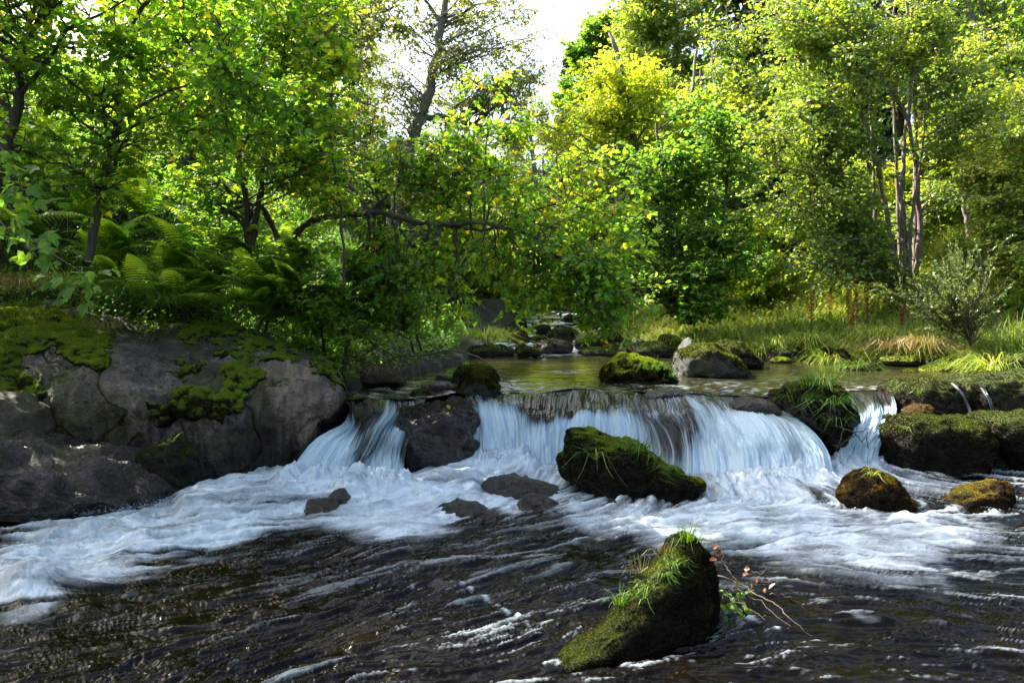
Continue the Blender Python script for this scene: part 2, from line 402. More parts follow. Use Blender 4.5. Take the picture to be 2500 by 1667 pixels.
px, py = proj(np.stack([X, Yg, Zp], -1).reshape(-1, 3)); px = px.reshape(X.shape); py = py.reshape(X.shape)
chop = smooth(13.2, 9.5, Yg)
pst = p3 * np.array([1.0, 2.2, 1])
n1 = fbm(pst, 1.5, 4); n2 = fbm(pst, 6, 3)
Zp = Zp + .022 * chop * n1 + .010 * chop * n2 + .004 * n1 + .10 * smooth(18, 21, Yg) * fbm(p3, .8, 3)
rap = np.exp(-((py - 855) / 9) ** 2) * smooth(1150, 1200, px) * smooth(1620, 1400, px)
rap = np.maximum(rap, .8 * smooth(18.0, 19.0, Yg) * (fbm(p3, 1.1, 3) > .05))
ring = np.exp(-((py - 908) / 4) ** 2) * np.exp(-((px - 1380) / 50) ** 2) * .5 * smooth(-.3, .6, n2)
foam = np.clip(rap * (.75 + .9 * n2) + ring + .5 * chop ** 2 * smooth(.12, .8, n2 + .5 * n1) * smooth(800, 1000, px), 0, 1)
Zp = Zp + lip_wave(X) * np.exp(-np.maximum(Yg - lip, 0) / .5) * smooth(2.7, 2.2, np.abs(X - .2))
idx = -np.ones(X.size, int); V = np.stack([X, Yg, Zp], -1).reshape(-1, 3)
Fq = grid_faces(*X.shape); Fq = Fq[keep.ravel()[Fq].all(1)]
used = np.unique(Fq); idx[used] = np.arange(len(used))
o = link('upper_pool_water', make_mesh('upper_pool_water', V[used], idx[Fq], M['pool'], attrs={'foam': foam.ravel()[used], 'streak': n2.ravel()[used]}))
tag(o, kind='structure')

# ------------------------------------------------------------------ lower river: streaks drawn along the current
RES = .0125; LX0, LX1, LY0, LY1 = -7.5, 8.5, 2.2, 9.6
nx, ny = int((LX1 - LX0) / RES), int((LY1 - LY0) / RES)
lx = LX0 + RES * (np.arange(nx) + .5); ly = LY0 + RES * (np.arange(ny) + .5)
LXg, LYg = np.meshgrid(lx, ly)
fc = np.array([(-5, 6, 205), (-3, 7, 197), (-1.5, 7.5, 205), (0, 7.6, 235), (1.8, 7.8, 270), (3.2, 8, 290), (5.5, 7.5, 330), (-3.5, 4.5, 205), (-1.2, 5.2, 225),
               (0, 5.2, 215), (.5, 6.3, 210), (2, 6.4, 190), (3, 6.2, 175), (4.2, 5.8, 165), (3, 5.0, 160), (5, 4.2, 150), (1.6, 4.8, 190), (0, 3.5, 215), (2.6, 3.6, 165), (-2, 3.4, 215), (6, 5.5, 160)], float)
cs = np.zeros_like(LXg); sn = np.zeros_like(LXg); ws = 1e-6
for a, b, g in fc:
    w = 1 / (((LXg - a) ** 2 + (LYg - b) ** 2) + .15) ** 2
    cs += w * math.cos(math.radians(g)); sn += w * math.sin(math.radians(g))
# fold opposite senses together through slow wobble
wob = .55 * fbm(np.stack([LXg * .9, LYg * 1.2, 0 * LXg], -1), 1.0, 3)
ang = np.arctan2(sn, cs) + wob
vx = np.cos(ang).astype(np.float32); vy = np.sin(ang).astype(np.float32)
def lic(nz, L):
    acc = nz.copy(); cnt = 1
    ii, jj = np.meshgrid(np.arange(ny, dtype=np.float32), np.arange(nx, dtype=np.float32), indexing='ij')
    for s in (1, -1):
        i, j = ii.copy(), jj.copy()
        for k in range(L):
            a = np.clip(i + .5, 0, ny - 1).astype(np.int32); b = np.clip(j + .5, 0, nx - 1).astype(np.int32)
            i += s * vy[a, b]; j += s * vx[a, b]
            a = np.clip(i + .5, 0, ny - 1).astype(np.int32); b = np.clip(j + .5, 0, nx - 1).astype(np.int32)
            acc += nz[a, b]; cnt += 1
    return acc / cnt
def boxblur(a, r):
    for ax in (0, 1):
        c = np.cumsum(np.pad(a, [(r + 1, r) if x == ax else (0, 0) for x in (0, 1)], mode='wrap'), axis=ax)
        a = (np.take(c, range(2 * r + 1, c.shape[ax]), ax) - np.take(c, range(0, c.shape[ax] - 2 * r - 1), ax)) / (2 * r + 1)
    return a
def norm(a): return (a - a.mean()) / a.std()
w1 = R.normal(size=(ny, nx)).astype(np.float32); w2 = R.normal(size=(ny, nx)).astype(np.float32)
S1 = norm(lic(w1, 9)); S2 = norm(lic(norm(boxblur(w2, 2)), 20)); S3 = norm(boxblur(norm(lic(norm(boxblur(w1, 6)), 34)), 1))
def samp(A, x, y):
    i = np.clip((y - LY0) / RES - .5, 0, ny - 1.001); j = np.clip((x - LX0) / RES - .5, 0, nx - 1.001)
    i0 = i.astype(int); j0 = j.astype(int); fi = i - i0; fj = j - j0
    return (A[i0, j0] * (1 - fi) * (1 - fj) + A[i0 + 1, j0] * fi * (1 - fj) + A[i0, j0 + 1] * (1 - fi) * fj + A[i0 + 1, j0 + 1] * fi * fj)
U, Yg = fan(2.45, 9.45, -1.0, 1.0, 470, 1000)
X = U * Yg
def poly_mask(px, py, poly, soft):
    poly = np.array(poly, float); d = seg_dist(px, py, np.concatenate([poly, poly[:1]])); ins = inside(px, py, poly)
    return smooth(-soft, soft, np.where(ins, d, -d))
V = np.stack([X, Yg, 0 * X], -1).reshape(-1, 3); px, py = proj(V)
s1, s2, s3 = (samp(s, V[:, 0], V[:, 1]) for s in (S1, S2, S3))
wpx = px + 14 * s3; wpy = py + 7 * s3
FL = [(-300, 1330), (0, 1350), (60, 1300), (170, 1262), (250, 1240), (330, 1205), (430, 1232), (520, 1185), (600, 1168), (700, 1175), (870, 1180), (960, 1175), (1100, 1130), (1300, 1125), (1395, 1150),
      (1400, 1240), (1270, 1240), (1190, 1262), (1080, 1300), (960, 1325), (840, 1290), (760, 1272), (680, 1290), (560, 1335), (430, 1365), (300, 1405), (180, 1450), (120, 1500), (0, 1515), (-300, 1530)]
FR = [(1390, 1200), (1500, 1210), (1700, 1225), (1740, 1170), (1900, 1140), (2050, 1115), (2200, 1125), (2300, 1165), (2160, 1190), (2060, 1200), (2060, 1245), (2200, 1262), (2330, 1265), (2420, 1300),
      (2330, 1345), (2300, 1420), (2160, 1400), (1960, 1372), (1800, 1330), (1640, 1335), (1560, 1310), (1480, 1290), (1400, 1285), (1340, 1250)]
mask = np.maximum(poly_mask(wpx, wpy, FL, 44), poly_mask(wpx, wpy, FR, 80) * .92)
def line_mask(pts, w):
    return np.exp(-(seg_dist(wpx, wpy, np.array(pts, float)) / w) ** 2)
for pts, w, a in (([(1770, 1370), (1900, 1430), (2080, 1490), (2280, 1510)], 8, .22), ([(2030, 1400), (2200, 1440), (2500, 1560)], 9, .2), ([(1400, 1330), (1500, 1350), (1600, 1420)], 10, .3),
                  ([(2100, 1290), (2330, 1300), (2500, 1330)], 16, .4), ([(2200, 1170), (2400, 1200), (2600, 1260)], 20, .3), ([(300, 1460), (520, 1370), (760, 1330)], 10, .3), ([(140, 1530), (400, 1450)], 10, .2)):
    mask = np.maximum(mask, a * line_mask(pts, w) * smooth(-.6, 1.2, s2 + .6 * s1))
for pts in ([(1372, 1150), (1415, 1205), (1550, 1242), (1660, 1244), (1720, 1236)], [(2040, 1215), (2060, 1254), (2140, 1272), (2215, 1268), (2240, 1250)], [(2300, 1232), (2350, 1250), (2440, 1250)], [(1330, 1612), (1400, 1618), (1560, 1622), (1690, 1590), (1750, 1550)], [(1750, 1500), (1800, 1500), (1900, 1530)], [(1010, 1430), (1060, 1416), (1120, 1420), (1190, 1460), (1290, 1530)]):
    mask = np.maximum(mask, .5 * np.exp(-(seg_dist(px, py, np.array(pts, float)) / 7) ** 2) * smooth(-.9, .9, s1 + s2))
hole = poly_mask(wpx, wpy, [(1090, 1300), (1160, 1240), (1250, 1258), (1340, 1262), (1420, 1290), (1400, 1330), (1100, 1340)], 20)
mask = mask * (1 - .9 * hole)
core = smooth(.1, 1.0, mask)
lac = fbm(V * np.array([1, 1.5, 1]) + .12 * np.stack([s3, s2, s1], 1), 2.6, 4)
foam = core * .80 + .30 * lac * core ** .5 + .15 * s1 * (.35 + core * (1 - core) * 3) * core ** .4 + .20 * s2 * (.35 + core * (1 - core) * 3.5) * core ** .4 - .16 * np.maximum(0, s3) * core
spark = smooth(.95, 2.2, .85 * s1 + .5 * s2 + .35 * s3 + .5 * fbm(V, .8, 2)) * (.5 * smooth(300, 1200, px) + .15) * smooth(1100, 1500, py + 200)  # foam specks that also paint bright highlights onto the dark water
lacy = smooth(.3, 1.8, .5 * s1 + .8 * s2) * .35 * smooth(900, 1300, px) * smooth(1480, 1320, py)
foam = np.clip(np.maximum(foam, np.maximum(spark * .42, lacy * (1 - hole * .6))), 0, 1)
# height: swell, ripples along the current, heaps in the white water
q = V * np.array([1, 1.3, 1])
heap = np.maximum(0, fbm(V, 1.9, 4) + .25) * .035 + np.maximum(0, fbm(V * np.array([1, 1.6, 1]), 5, 3)) * .016
lefty = smooth(900, 300, px) * poly_mask(px, py, FL, 60)
Z = .022 * fbm(q, 1.1, 3) + .014 * fbm(q + .1 * np.stack([s3, s2, s1], 1), 3.2, 3) + .0085 * s2 + .004 * s1 + .009 * s3 + core * heap * (1 + .9 * lefty)
Z += .13 * poly_mask(px, py, [(430, 1225), (640, 1170), (1000, 1180), (1100, 1140), (1400, 1130), (1400, 1175), (1180, 1180), (1160, 1210), (900, 1215), (840, 1225), (740, 1235), (520, 1270), (440, 1270)], 22)
Z += .16 * np.exp(-((px - 60) / 120) ** 2 - ((py - 1440) / 30) ** 2) + .06 * poly_mask(px, py, FR, 60) * smooth(1300, 1180, py)
churn = np.maximum.reduce([np.exp(-(seg_dist(px, py, np.array(pp, float)) / w) ** 2) for pp, w in (([(690, 1195), (850, 1203), (985, 1200)], 20), ([(1150, 1152), (1300, 1150)], 16), ([(1600, 1170), (1690, 1186), (1770, 1190), (1870, 1186), (1975, 1170), (2040, 1152), (2140, 1146)], 20))])
lump_ = np.maximum(0, fbm(V + .05 * np.stack([s1, s2, s3], 1), 4.5, 4) + .12); Z += churn * (.05 + .15 * lump_); foam = np.clip(foam + churn * .45, 0, 1)
V[:, 2] = Z
o = link('lower_river_water', make_mesh('lower_river_water', V, grid_faces(*X.shape), M['river'], attrs={'foam': foam, 'streak': s2}))
tag(o, kind='structure')

# ------------------------------------------------------------------ waterfalls
def sheet(rails, nu, nv):
    A = rails_world(rails); A = cr(cr(A, nu, 0), nv, 1)                # (nu,nv,4)
    v = np.concatenate([np.zeros((nu, 1)), np.cumsum(np.linalg.norm(np.diff(A[..., :3], axis=1), axis=-1), 1)], 1)
    mid = A[:, nv // 2, :3]; u = np.concatenate([[0], np.cumsum(np.linalg.norm(np.diff(mid, axis=0), axis=-1))])
    return A, np.repeat(u[:, None], nv, 1), v
def waterfall(label, rails, nu, nv, amp=.035, seed=0):
    rr = []
    for r in rails:
        r = list(r); a = r[-1]; r.append((a[0], a[1] + 14, a[2] - .03, 1.0)); rr.append(r)
    A, u, v = sheet(rr, nu, nv)
    V = A[..., :3].reshape(-1, 3); Fq = grid_faces(nu, nv); nrm = vnormals(V, Fq)
    if nrm[:, 1].mean() > 0: nrm = -nrm; Fq = Fq[:, ::-1]
    st = np.stack([u, v, 0 * u + seed], -1).reshape(-1, 3)
    k = smooth(0, .35, v).reshape(-1)
    stw = st + np.stack([.014 * fbm(st, 2.2, 2), .30 * fbm(st + 5, 1.5, 2), 0 * st[:, 0]], 1); st = np.where(np.array([1, 1, 0]) > 0, stw, st)
    d = fbm(st * np.array([7, 1.1, 1]) + seed, 1, 4) * amp * 1.4 + fbm(st * np.array([42, 2.0, 1]), 1, 2) * amp * .35
    V = V + nrm * (d * k)[:, None]
    if seed < 5: V[:, 2] += lip_wave(V[:, 0]) * smooth(.3, .8, V[:, 2]) * smooth(2.7, 2.2, np.abs(V[:, 0] - .2))
    foam = np.clip(A[..., 3] + .22 * fbm(st * np.array([3, .5, 1]) + 7 + seed, 1, 3).reshape(A.shape[:2]) * smooth(.15, .5, A[..., 3]) * smooth(1.05, .9, A[..., 3]), 0, 1).reshape(-1)
    base = V.mean(0); base[2] = V[:, 2].min()
    o = link('waterfall', make_mesh('waterfall', V - base, Fq, M['fall'], attrs={'foam': foam, 'st': st}), loc=base)
    return tag(o, label, 'waterfall')
waterfall('twin white chutes fanning out beside the big grey outcrop', [
    [(838, 970, 9.4, .0), (852, 1005, 8.9, .1), (838, 1035, 8.65, .6), (775, 1065, 8.5, .95), (725, 1125, 8.25, 1), (690, 1195, 7.95, 1)],
    [(870, 970, 9.4, .0), (868, 1007, 8.9, .1), (862, 1040, 8.6, .5), (830, 1075, 8.45, .95), (790, 1130, 8.2, .95), (755, 1200, 7.9, 1)],
    [(905, 972, 9.3, .0), (900, 1010, 8.85, .1), (885, 1045, 8.6, .25), (868, 1085, 8.42, .55), (845, 1140, 8.2, .75), (825, 1205, 7.9, 1)],
    [(940, 972, 9.3, .1), (935, 1010, 8.8, .35), (910, 1050, 8.55, .30), (888, 1095, 8.35, .12), (862, 1145, 8.15, .55), (850, 1208, 7.9, 1)],
    [(975, 972, 9.3, .1), (970, 1008, 8.8, .6), (945, 1045, 8.6, .55), (922, 1095, 8.4, .45), (903, 1145, 8.2, .8), (895, 1208, 7.9, 1)],
    [(1005, 972, 9.3, .1), (1000, 1008, 8.8, .5), (978, 1045, 8.6, .6), (962, 1095, 8.4, .5), (952, 1150, 8.15, .8), (948, 1208, 7.9, 1)],
    [(1040, 975, 9.2, .0), (1022, 1012, 8.8, .2), (1004, 1055, 8.6, .15), (990, 1105, 8.4, .2), (985, 1155, 8.2, .4), (985, 1205, 7.95, .8)]], 260, 110, .04, 1.0)
waterfall('wide white curtain and fan of water in the middle of the ledge', [
    [(1130, 965, 9.6, .05), (1140, 985, 9.15, .15), (1146, 1015, 8.9, .4), (1150, 1055, 8.75, .6), (1154, 1100, 8.65, .7), (1158, 1155, 8.5, 1)],
    [(1175, 963, 9.65, .1), (1182, 985, 9.15, .3), (1190, 1015, 8.9, .75), (1195, 1055, 8.76, .85), (1198, 1100, 8.66, .9), (1202, 1155, 8.5, 1)],
    [(1230, 962, 9.7, .1), (1240, 985, 9.15, .3), (1248, 1015, 8.92, .85), (1255, 1055, 8.78, .8), (1258, 1100, 8.68, .9), (1260, 1155, 8.5, 1)],
    [(1290, 960, 9.75, .1), (1285, 985, 9.25, .1), (1290, 1025, 8.9, .35), (1292, 1055, 8.8, .85), (1294, 1100, 8.68, .9), (1296, 1150, 8.55, 1)],
    [(1350, 958, 9.85, .1), (1342, 985, 9.35, .05), (1340, 1020, 8.95, .10), (1340, 1042, 8.85, .9), (1340, 1095, 8.7, .95), (1340, 1150, 8.58, 1)],
    [(1455, 952, 10.1, .1), (1446, 978, 9.55, .05), (1442, 1005, 9.15, .12), (1440, 1024, 9.0, .85), (1440, 1080, 8.84, .9), (1440, 1150, 8.6, 1)],
    [(1535, 955, 10.0, .15), (1532, 980, 9.5, .1), (1536, 1003, 9.15, .4), (1545, 1030, 8.98, .8), (1550, 1080, 8.8, .85), (1555, 1150, 8.55, 1)],
    [(1585, 958, 9.9, .2), (1588, 985, 9.4, .12), (1600, 1015, 9.05, .15), (1622, 1045, 8.85, .08), (1640, 1095, 8.6, .25), (1645, 1165, 8.35, .9)],
    [(1640, 960, 9.8, .2), (1655, 982, 9.4, .30), (1668, 1010, 9.05, .22), (1684, 1050, 8.8, .18), (1690, 1105, 8.5, .7), (1690, 1180, 8.2, 1)],
    [(1700, 965, 9.65, .2), (1718, 985, 9.3, .45), (1735, 1012, 8.98, .6), (1752, 1055, 8.68, .9), (1765, 1110, 8.42, .9), (1768, 1185, 8.1, 1)],
    [(1780, 968, 9.5, .1), (1788, 990, 9.2, .18), (1812, 1014, 8.92, .9), (1840, 1055, 8.62, .9), (1862, 1110, 8.36, .8), (1870, 1180, 8.1, 1)],
    [(1850, 975, 9.3, .0), (1862, 995, 9.1, .1), (1900, 1014, 8.88, .8), (1940, 1055, 8.58, .85), (1965, 1105, 8.36, .75), (1975, 1165, 8.15, 1)],
    [(1905, 985, 9.1, .0), (1915, 1003, 8.98, .2), (1950, 1024, 8.8, .7), (1995, 1062, 8.56, .85), (2022, 1100, 8.42, .9), (2035, 1150, 8.25, 1)]], 640, 120, .04, 3.0)
waterfall('narrow white chute dropping between the grassy rock and the long mossy block', [
    [(2058, 957, 9.95, .0), (2074, 985, 9.45, .1), (2080, 1018, 9.15, .4), (2070, 1052, 8.97, .8), (2052, 1088, 8.83, .8), (2035, 1138, 8.65, .9)],
    [(2095, 955, 10.0, .0), (2110, 985, 9.5, .15), (2114, 1016, 9.2, .7), (2100, 1050, 9.0, .95), (2080, 1088, 8.85, .9), (2066, 1142, 8.62, 1)],
    [(2135, 955, 10.05, .0), (2148, 985, 9.55, .25), (2150, 1014, 9.25, .85), (2135, 1050, 9.03, .9), (2110, 1090, 8.86, .75), (2100, 1144, 8.62, 1)],
    [(2172, 956, 10.05, .1), (2186, 985, 9.6, .3), (2188, 1012, 9.3, .8), (2172, 1050, 9.05, .8), (2150, 1090, 8.88, .6), (2140, 1144, 8.62, .9)]], 120, 90, .04, 6.0)
waterfall('thin white trickle over the mossy ledge, left one of two', [
    [(2305, 930, 10.2, .3), (2322, 940, 9.62, .3), (2345, 960, 9.45, .2), (2360, 990, 9.36, .2), (2366, 1006, 9.3, .3)],
    [(2312, 929, 10.2, .2), (2330, 939, 9.62, .5), (2351, 959, 9.45, .3), (2367, 990, 9.36, .3), (2372, 1006, 9.3, .3)]], 12, 60, .01, 8)
waterfall('thin white trickle over the mossy ledge, right one of two', [
    [(2385, 935, 10.0, .2), (2398, 955, 9.52, .5), (2412, 980, 9.4, .6), (2422, 1010, 9.35, .5)],
    [(2392, 934, 10.0, .1), (2407, 953, 9.52, .4), (2420, 978, 9.4, .4), (2430, 1010, 9.35, .3)]], 12, 50, .01, 9)
waterfall('short step of white water over the dark rock below the outcrop', [
    [(395, 1182, 7.9, .05), (405, 1200, 7.7, .1), (412, 1225, 7.5, .2), (420, 1258, 7.2, .6)],
    [(430, 1180, 7.95, .05), (445, 1192, 7.75, .15), (455, 1220, 7.55, .3), (460, 1258, 7.25, .8)],
    [(480, 1180, 7.95, .05), (490, 1190, 7.8, .15), (496, 1215, 7.6, .25), (500, 1250, 7.3, .8)],
    [(520, 1175, 8.0, .3), (535, 1186, 7.85, .6), (545, 1210, 7.6, .8), (550, 1245, 7.35, 1)]], 90, 40, .04, 12)

# ------------------------------------------------------------------ rocks
_ico = {}
def ico(sub):
    if sub not in _ico:
        bm = bmesh.new(); bmesh.ops.create_icosphere(bm, subdivisions=sub, radius=1.0)
        _ico[sub] = (np.array([v.co[:] for v in bm.verts]), np.array([[v.index for v in f.verts] for f in bm.faces])); bm.free()
    return _ico[sub]
def spikes(V, Fc, Nv, count, size, mask=None, rnd=None, droop=.0, seed=1):
    """count tiny moss shoots standing on the triangles or quads Fc where mask(V,N) is high"""
    rg = np.random.default_rng(seed)
    a, b, c = V[Fc[:, 0]], V[Fc[:, 1]], V[Fc[:, 2]]
    ar = np.linalg.norm(np.cross(b - a, c - a), axis=1)
    if mask is not None: ar = ar * mask[Fc[:, 0]]
    if ar.sum() <= 0: return None
    f = rg.choice(len(Fc), count, p=ar / ar.sum())
    w = rg.dirichlet((1, 1, 1), count)
    Pp = V[Fc[f, 0]] * w[:, :1] + V[Fc[f, 1]] * w[:, 1:2] + V[Fc[f, 2]] * w[:, 2:]
    n = Nv[Fc[f, 0]]
    d = n + rg.normal(size=(count, 3)) * .45 + np.array([0, 0, .25 - droop * 1.4]); d /= np.linalg.norm(d, axis=1)[:, None]
    s = np.cross(d, rg.normal(size=(count, 3))); s /= np.linalg.norm(s, axis=1)[:, None]
    L = size * rg.uniform(.5, 1.5, count)[:, None]; w_ = L * .32
    Vs = np.stack([Pp - s * w_ - n * .003, Pp + s * w_ - n * .003, Pp + d * L], 1).reshape(-1, 3)
    r = rg.uniform(0, 1, count) if rnd is None else np.clip(rnd(Pp, n) + rg.normal(0, .13, count), 0, 1)
    return Vs, np.arange(count * 3).reshape(-1, 3), np.repeat(r, 3)
def rock(name, label, outline, Y, T, material, sub=4, rough=.10, square=.75, sink=.0, moss=0, moss_size=.012, moss_lo=-.1, bright=.5, seed=0, detail=1.0, lean=0.0, yaw=0.0, cat='rock', group=None):
    O = np.array(outline, float)
    Wp = P(O[:, 0], O[:, 1], Y + yaw * (O[:, 0] - O[:, 0].mean()) / F * Y); x, z = Wp[:, 0], Wp[:, 2]
    j = np.roll(np.arange(len(x)), -1); cr_ = x * z[j] - x[j] * z; A = cr_.sum() / 2
    cx = ((x + x[j]) * cr_).sum() / (6 * A); cz = ((z + z[j]) * cr_).sum() / (6 * A)
    th = np.arctan2(z - cz, x - cx); rr = np.hypot(x - cx, z - cz); k = np.argsort(th); th, rr = th[k], rr[k]
    # dense straight-edge outline, then light smoothing
    t2 = np.linspace(-np.pi, np.pi, 361)[:-1]
    ex = np.cos(t2); ez = np.sin(t2); best = np.zeros(360)
    xs, zs = x[k] - cx, z[k] - cz
    for i in range(len(xs)):
        x1, z1 = xs[i], zs[i]; x2, z2 = xs[(i + 1) % len(xs)], zs[(i + 1) % len(xs)]
        den = ex * (z2 - z1) - ez * (x2 - x1); den = np.where(abs(den) < 1e-9, 1e-9, den)
        t = (x1 * (z2 - z1) - z1 * (x2 - x1)) / den; s = (x1 * ez - z1 * ex) / den
        best = np.where((t > 0) & (s >= -1e-6) & (s <= 1 + 1e-6), np.maximum(best, t), best)
    best = np.where(best <= 0, np.interp(t2, th, rr, period=2 * np.pi), best)
    ker = np.exp(-(np.arange(-7, 8) / 2.2) ** 2); ker /= ker.sum()
    best = np.convolve(np.concatenate([best[-7:], best, best[:7]]), ker, 'valid')
    D, Fc = ico(sub)
    a = np.arctan2(D[:, 2], D[:, 0]); cb = np.hypot(D[:, 0], D[:, 2]); sb = D[:, 1]
    Rr = np.interp(a, t2, best, period=2 * np.pi)
    q = cb ** square
    V = np.stack([cx + Rr * q * np.cos(a), Y + T * sb + 0 * a, cz + Rr * q * np.sin(a)], 1)
    V[:, 1] += lean * (V[:, 2] - cz) + yaw * (V[:, 0] - cx)
    size = math.sqrt(abs(A)); Nn = vnormals(V, Fc)
    if ((V - V.mean(0)) * Nn).sum(1).mean() < 0: Nn = -Nn; Fc = Fc[:, ::-1]
    Q = V + seed * 13.7
    inward = np.clip(1 - abs(cb - 1) * 0, 0, 1)
    lump = fbm(Q, 1.6 / size, 3); rid = 1 - np.abs(fbm(Q, 2.6 / size, 4)) * 2.2
    d = size * rough * (lump * .55 + (rid - .6) * .35) + detail * (.012 * fbm(Q, 9, 4) + .006 * fbm(Q, 30, 2))
    V = V + Nn * d[:, None]; Nn = vnormals(V, Fc)
    base = np.array([cx, Y, V[:, 2].min()])
    o = link(name, make_mesh(name, V - base, Fc, M[material]), loc=base); tag(o, label, cat, group)
    if moss:
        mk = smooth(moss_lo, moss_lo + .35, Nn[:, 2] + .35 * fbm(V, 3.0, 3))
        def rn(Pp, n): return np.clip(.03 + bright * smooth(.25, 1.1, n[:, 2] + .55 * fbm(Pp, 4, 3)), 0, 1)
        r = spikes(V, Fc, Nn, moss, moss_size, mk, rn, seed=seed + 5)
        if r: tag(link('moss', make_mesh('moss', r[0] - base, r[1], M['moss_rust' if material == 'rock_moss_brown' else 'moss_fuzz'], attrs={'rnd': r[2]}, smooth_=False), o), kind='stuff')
    return o, V, Fc, Nn, base
# big outcrop on the left
RA = [[(-200, 735, 10.8), (-200, 790, 9.0), (-200, 870, 8.3), (-200, 960, 7.9), (-200, 1050, 7.8), (-200, 1140, 7.8), (-200, 1270, 7.6)],
      [(0, 738, 10.6), (0, 800, 8.9), (0, 870, 8.3), (0, 960, 8.0), (0, 1050, 7.9), (0, 1140, 7.8), (0, 1270, 7.7)],
      [(130, 735, 10.6), (130, 795, 9.0), (130, 865, 8.3), (125, 955, 8.0), (120, 1050, 7.9), (130, 1120, 7.9), (130, 1250, 7.9)],
      [(245, 765, 10.3), (250, 815, 9.1), (245, 850, 8.55), (235, 895, 8.15), (245, 985, 7.95), (270, 1080, 8.0), (270, 1250, 8.0)],
      [(370, 790, 10.3), (370, 830, 9.3), (360, 862, 8.9), (350, 900, 8.45), (365, 980, 8.0), (380, 1075, 8.0), (390, 1250, 8.1)],
      [(465, 780, 10.2), (470, 815, 9.6), (470, 850, 9.2), (460, 905, 8.75), (465, 965, 8.2), (470, 1070, 8.2), (480, 1230, 8.2)],
      [(560, 782, 10.1), (590, 820, 9.6), (600, 862, 9.2), (590, 925, 8.6), (580, 1000, 8.25), (570, 1080, 8.25), (570, 1210, 8.2)],
      [(640, 812, 10.0), (668, 842, 9.5), (680, 875, 9.1), (690, 930, 8.65), (680, 1000, 8.45), (660, 1080, 8.4), (640, 1210, 8.3)],
      [(735, 852, 10.0), (765, 868, 9.5), (780, 898, 9.15), (785, 950, 8.8), (770, 1010, 8.65), (730, 1080, 8.55), (690, 1200, 8.45)],
      [(795, 872, 10.1), (818, 886, 9.7), (828, 925, 9.35), (830, 970, 9.05), (815, 1015, 8.95), (790, 1060, 8.85), (740, 1180, 8.75)],
      [(815, 880, 10.6), (828, 892, 10.4), (836, 930, 10.3), (838, 980, 10.2), (838, 1010, 10.2), (838, 1050, 10.2), (838, 1160, 10.2)]]
A, u, v = sheet([[p + (0,) for p in r] for r in RA], 460, 250)
V = A[..., :3].reshape(-1, 3); Fq = grid_faces(460, 250); Nn = vnormals(V, Fq)
if Nn[:, 1].mean() > 0: Nn = -Nn; Fq = Fq[:, ::-1]
big = fbm(V, .9, 4); rid = 1 - np.abs(fbm(V * np.array([1, 1, .55]), 1.7, 4)) * 2
groove = fbm(V * np.array([6, 3, .8]), 1.2, 3) * smooth(1.5, .6, V[:, 2])
crack = np.exp(-(fbm(V * np.array([1, 1, .8]) + 4.0, 1.1, 3) / .022) ** 2); V = V - Nn * (.05 * crack)[:, None]
V = V + Nn * (.07 * big + .055 * (rid - .6) + .075 * groove + .010 * fbm(V, 7, 4) + .006 * fbm(V, 28, 2))[:, None]
Nn = vnormals(V, Fq)
base = np.array([-3.2, 8.3, 0.0])
opx, opy = proj(V); jx, jy = opx + 30 * fbm(V, 4, 4), opy + 40 * fbm(V, 4.2, 4)
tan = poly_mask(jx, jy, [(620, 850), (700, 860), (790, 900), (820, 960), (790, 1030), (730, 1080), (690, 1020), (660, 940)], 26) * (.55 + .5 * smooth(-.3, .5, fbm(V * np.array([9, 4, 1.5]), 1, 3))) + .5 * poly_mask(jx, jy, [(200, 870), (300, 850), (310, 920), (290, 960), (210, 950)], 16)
olive = poly_mask(jx, jy, [(60, 990), (150, 900), (230, 950), (360, 960), (380, 1060), (240, 1100), (120, 1080)], 34) * (.5 + .6 * smooth(-.4, .4, fbm(V, 6, 3)))
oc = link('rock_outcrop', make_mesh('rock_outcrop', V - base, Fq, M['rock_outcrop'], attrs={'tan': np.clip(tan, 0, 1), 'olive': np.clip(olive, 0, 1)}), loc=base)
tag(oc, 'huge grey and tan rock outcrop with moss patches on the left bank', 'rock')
opx, opy = proj(V)
mpoly = [[(-50, 750), (150, 748), (240, 770), (265, 860), (225, 905), (120, 860), (60, 870), (110, 940), (60, 1000), (-50, 960)], [(445, 795), (520, 782), (540, 800), (500, 830), (450, 828)],
         [(570, 830), (650, 815), (700, 845), (700, 870), (600, 860)], [(520, 840), (590, 850), (620, 885), (560, 870)], [(640, 805), (700, 838), (770, 862), (825, 890), (835, 960), (800, 930), (755, 925), (765, 880)],
         [(428, 905), (460, 895), (488, 912), (460, 930)], [(535, 890), (620, 880), (625, 950), (600, 1010), (520, 1030), (400, 1030), (365, 985), (380, 965), (450, 945), (530, 950)], [(495, 785), (590, 790), (610, 812), (540, 830), (505, 820)]]
mk = np.zeros(len(V)); wx, wy = opx + 42 * fbm(V, 3, 5), opy + 30 * fbm(V, 3.3, 5)
for pl in mpoly: mk = np.maximum(mk, poly_mask(wx, wy, pl, 5))
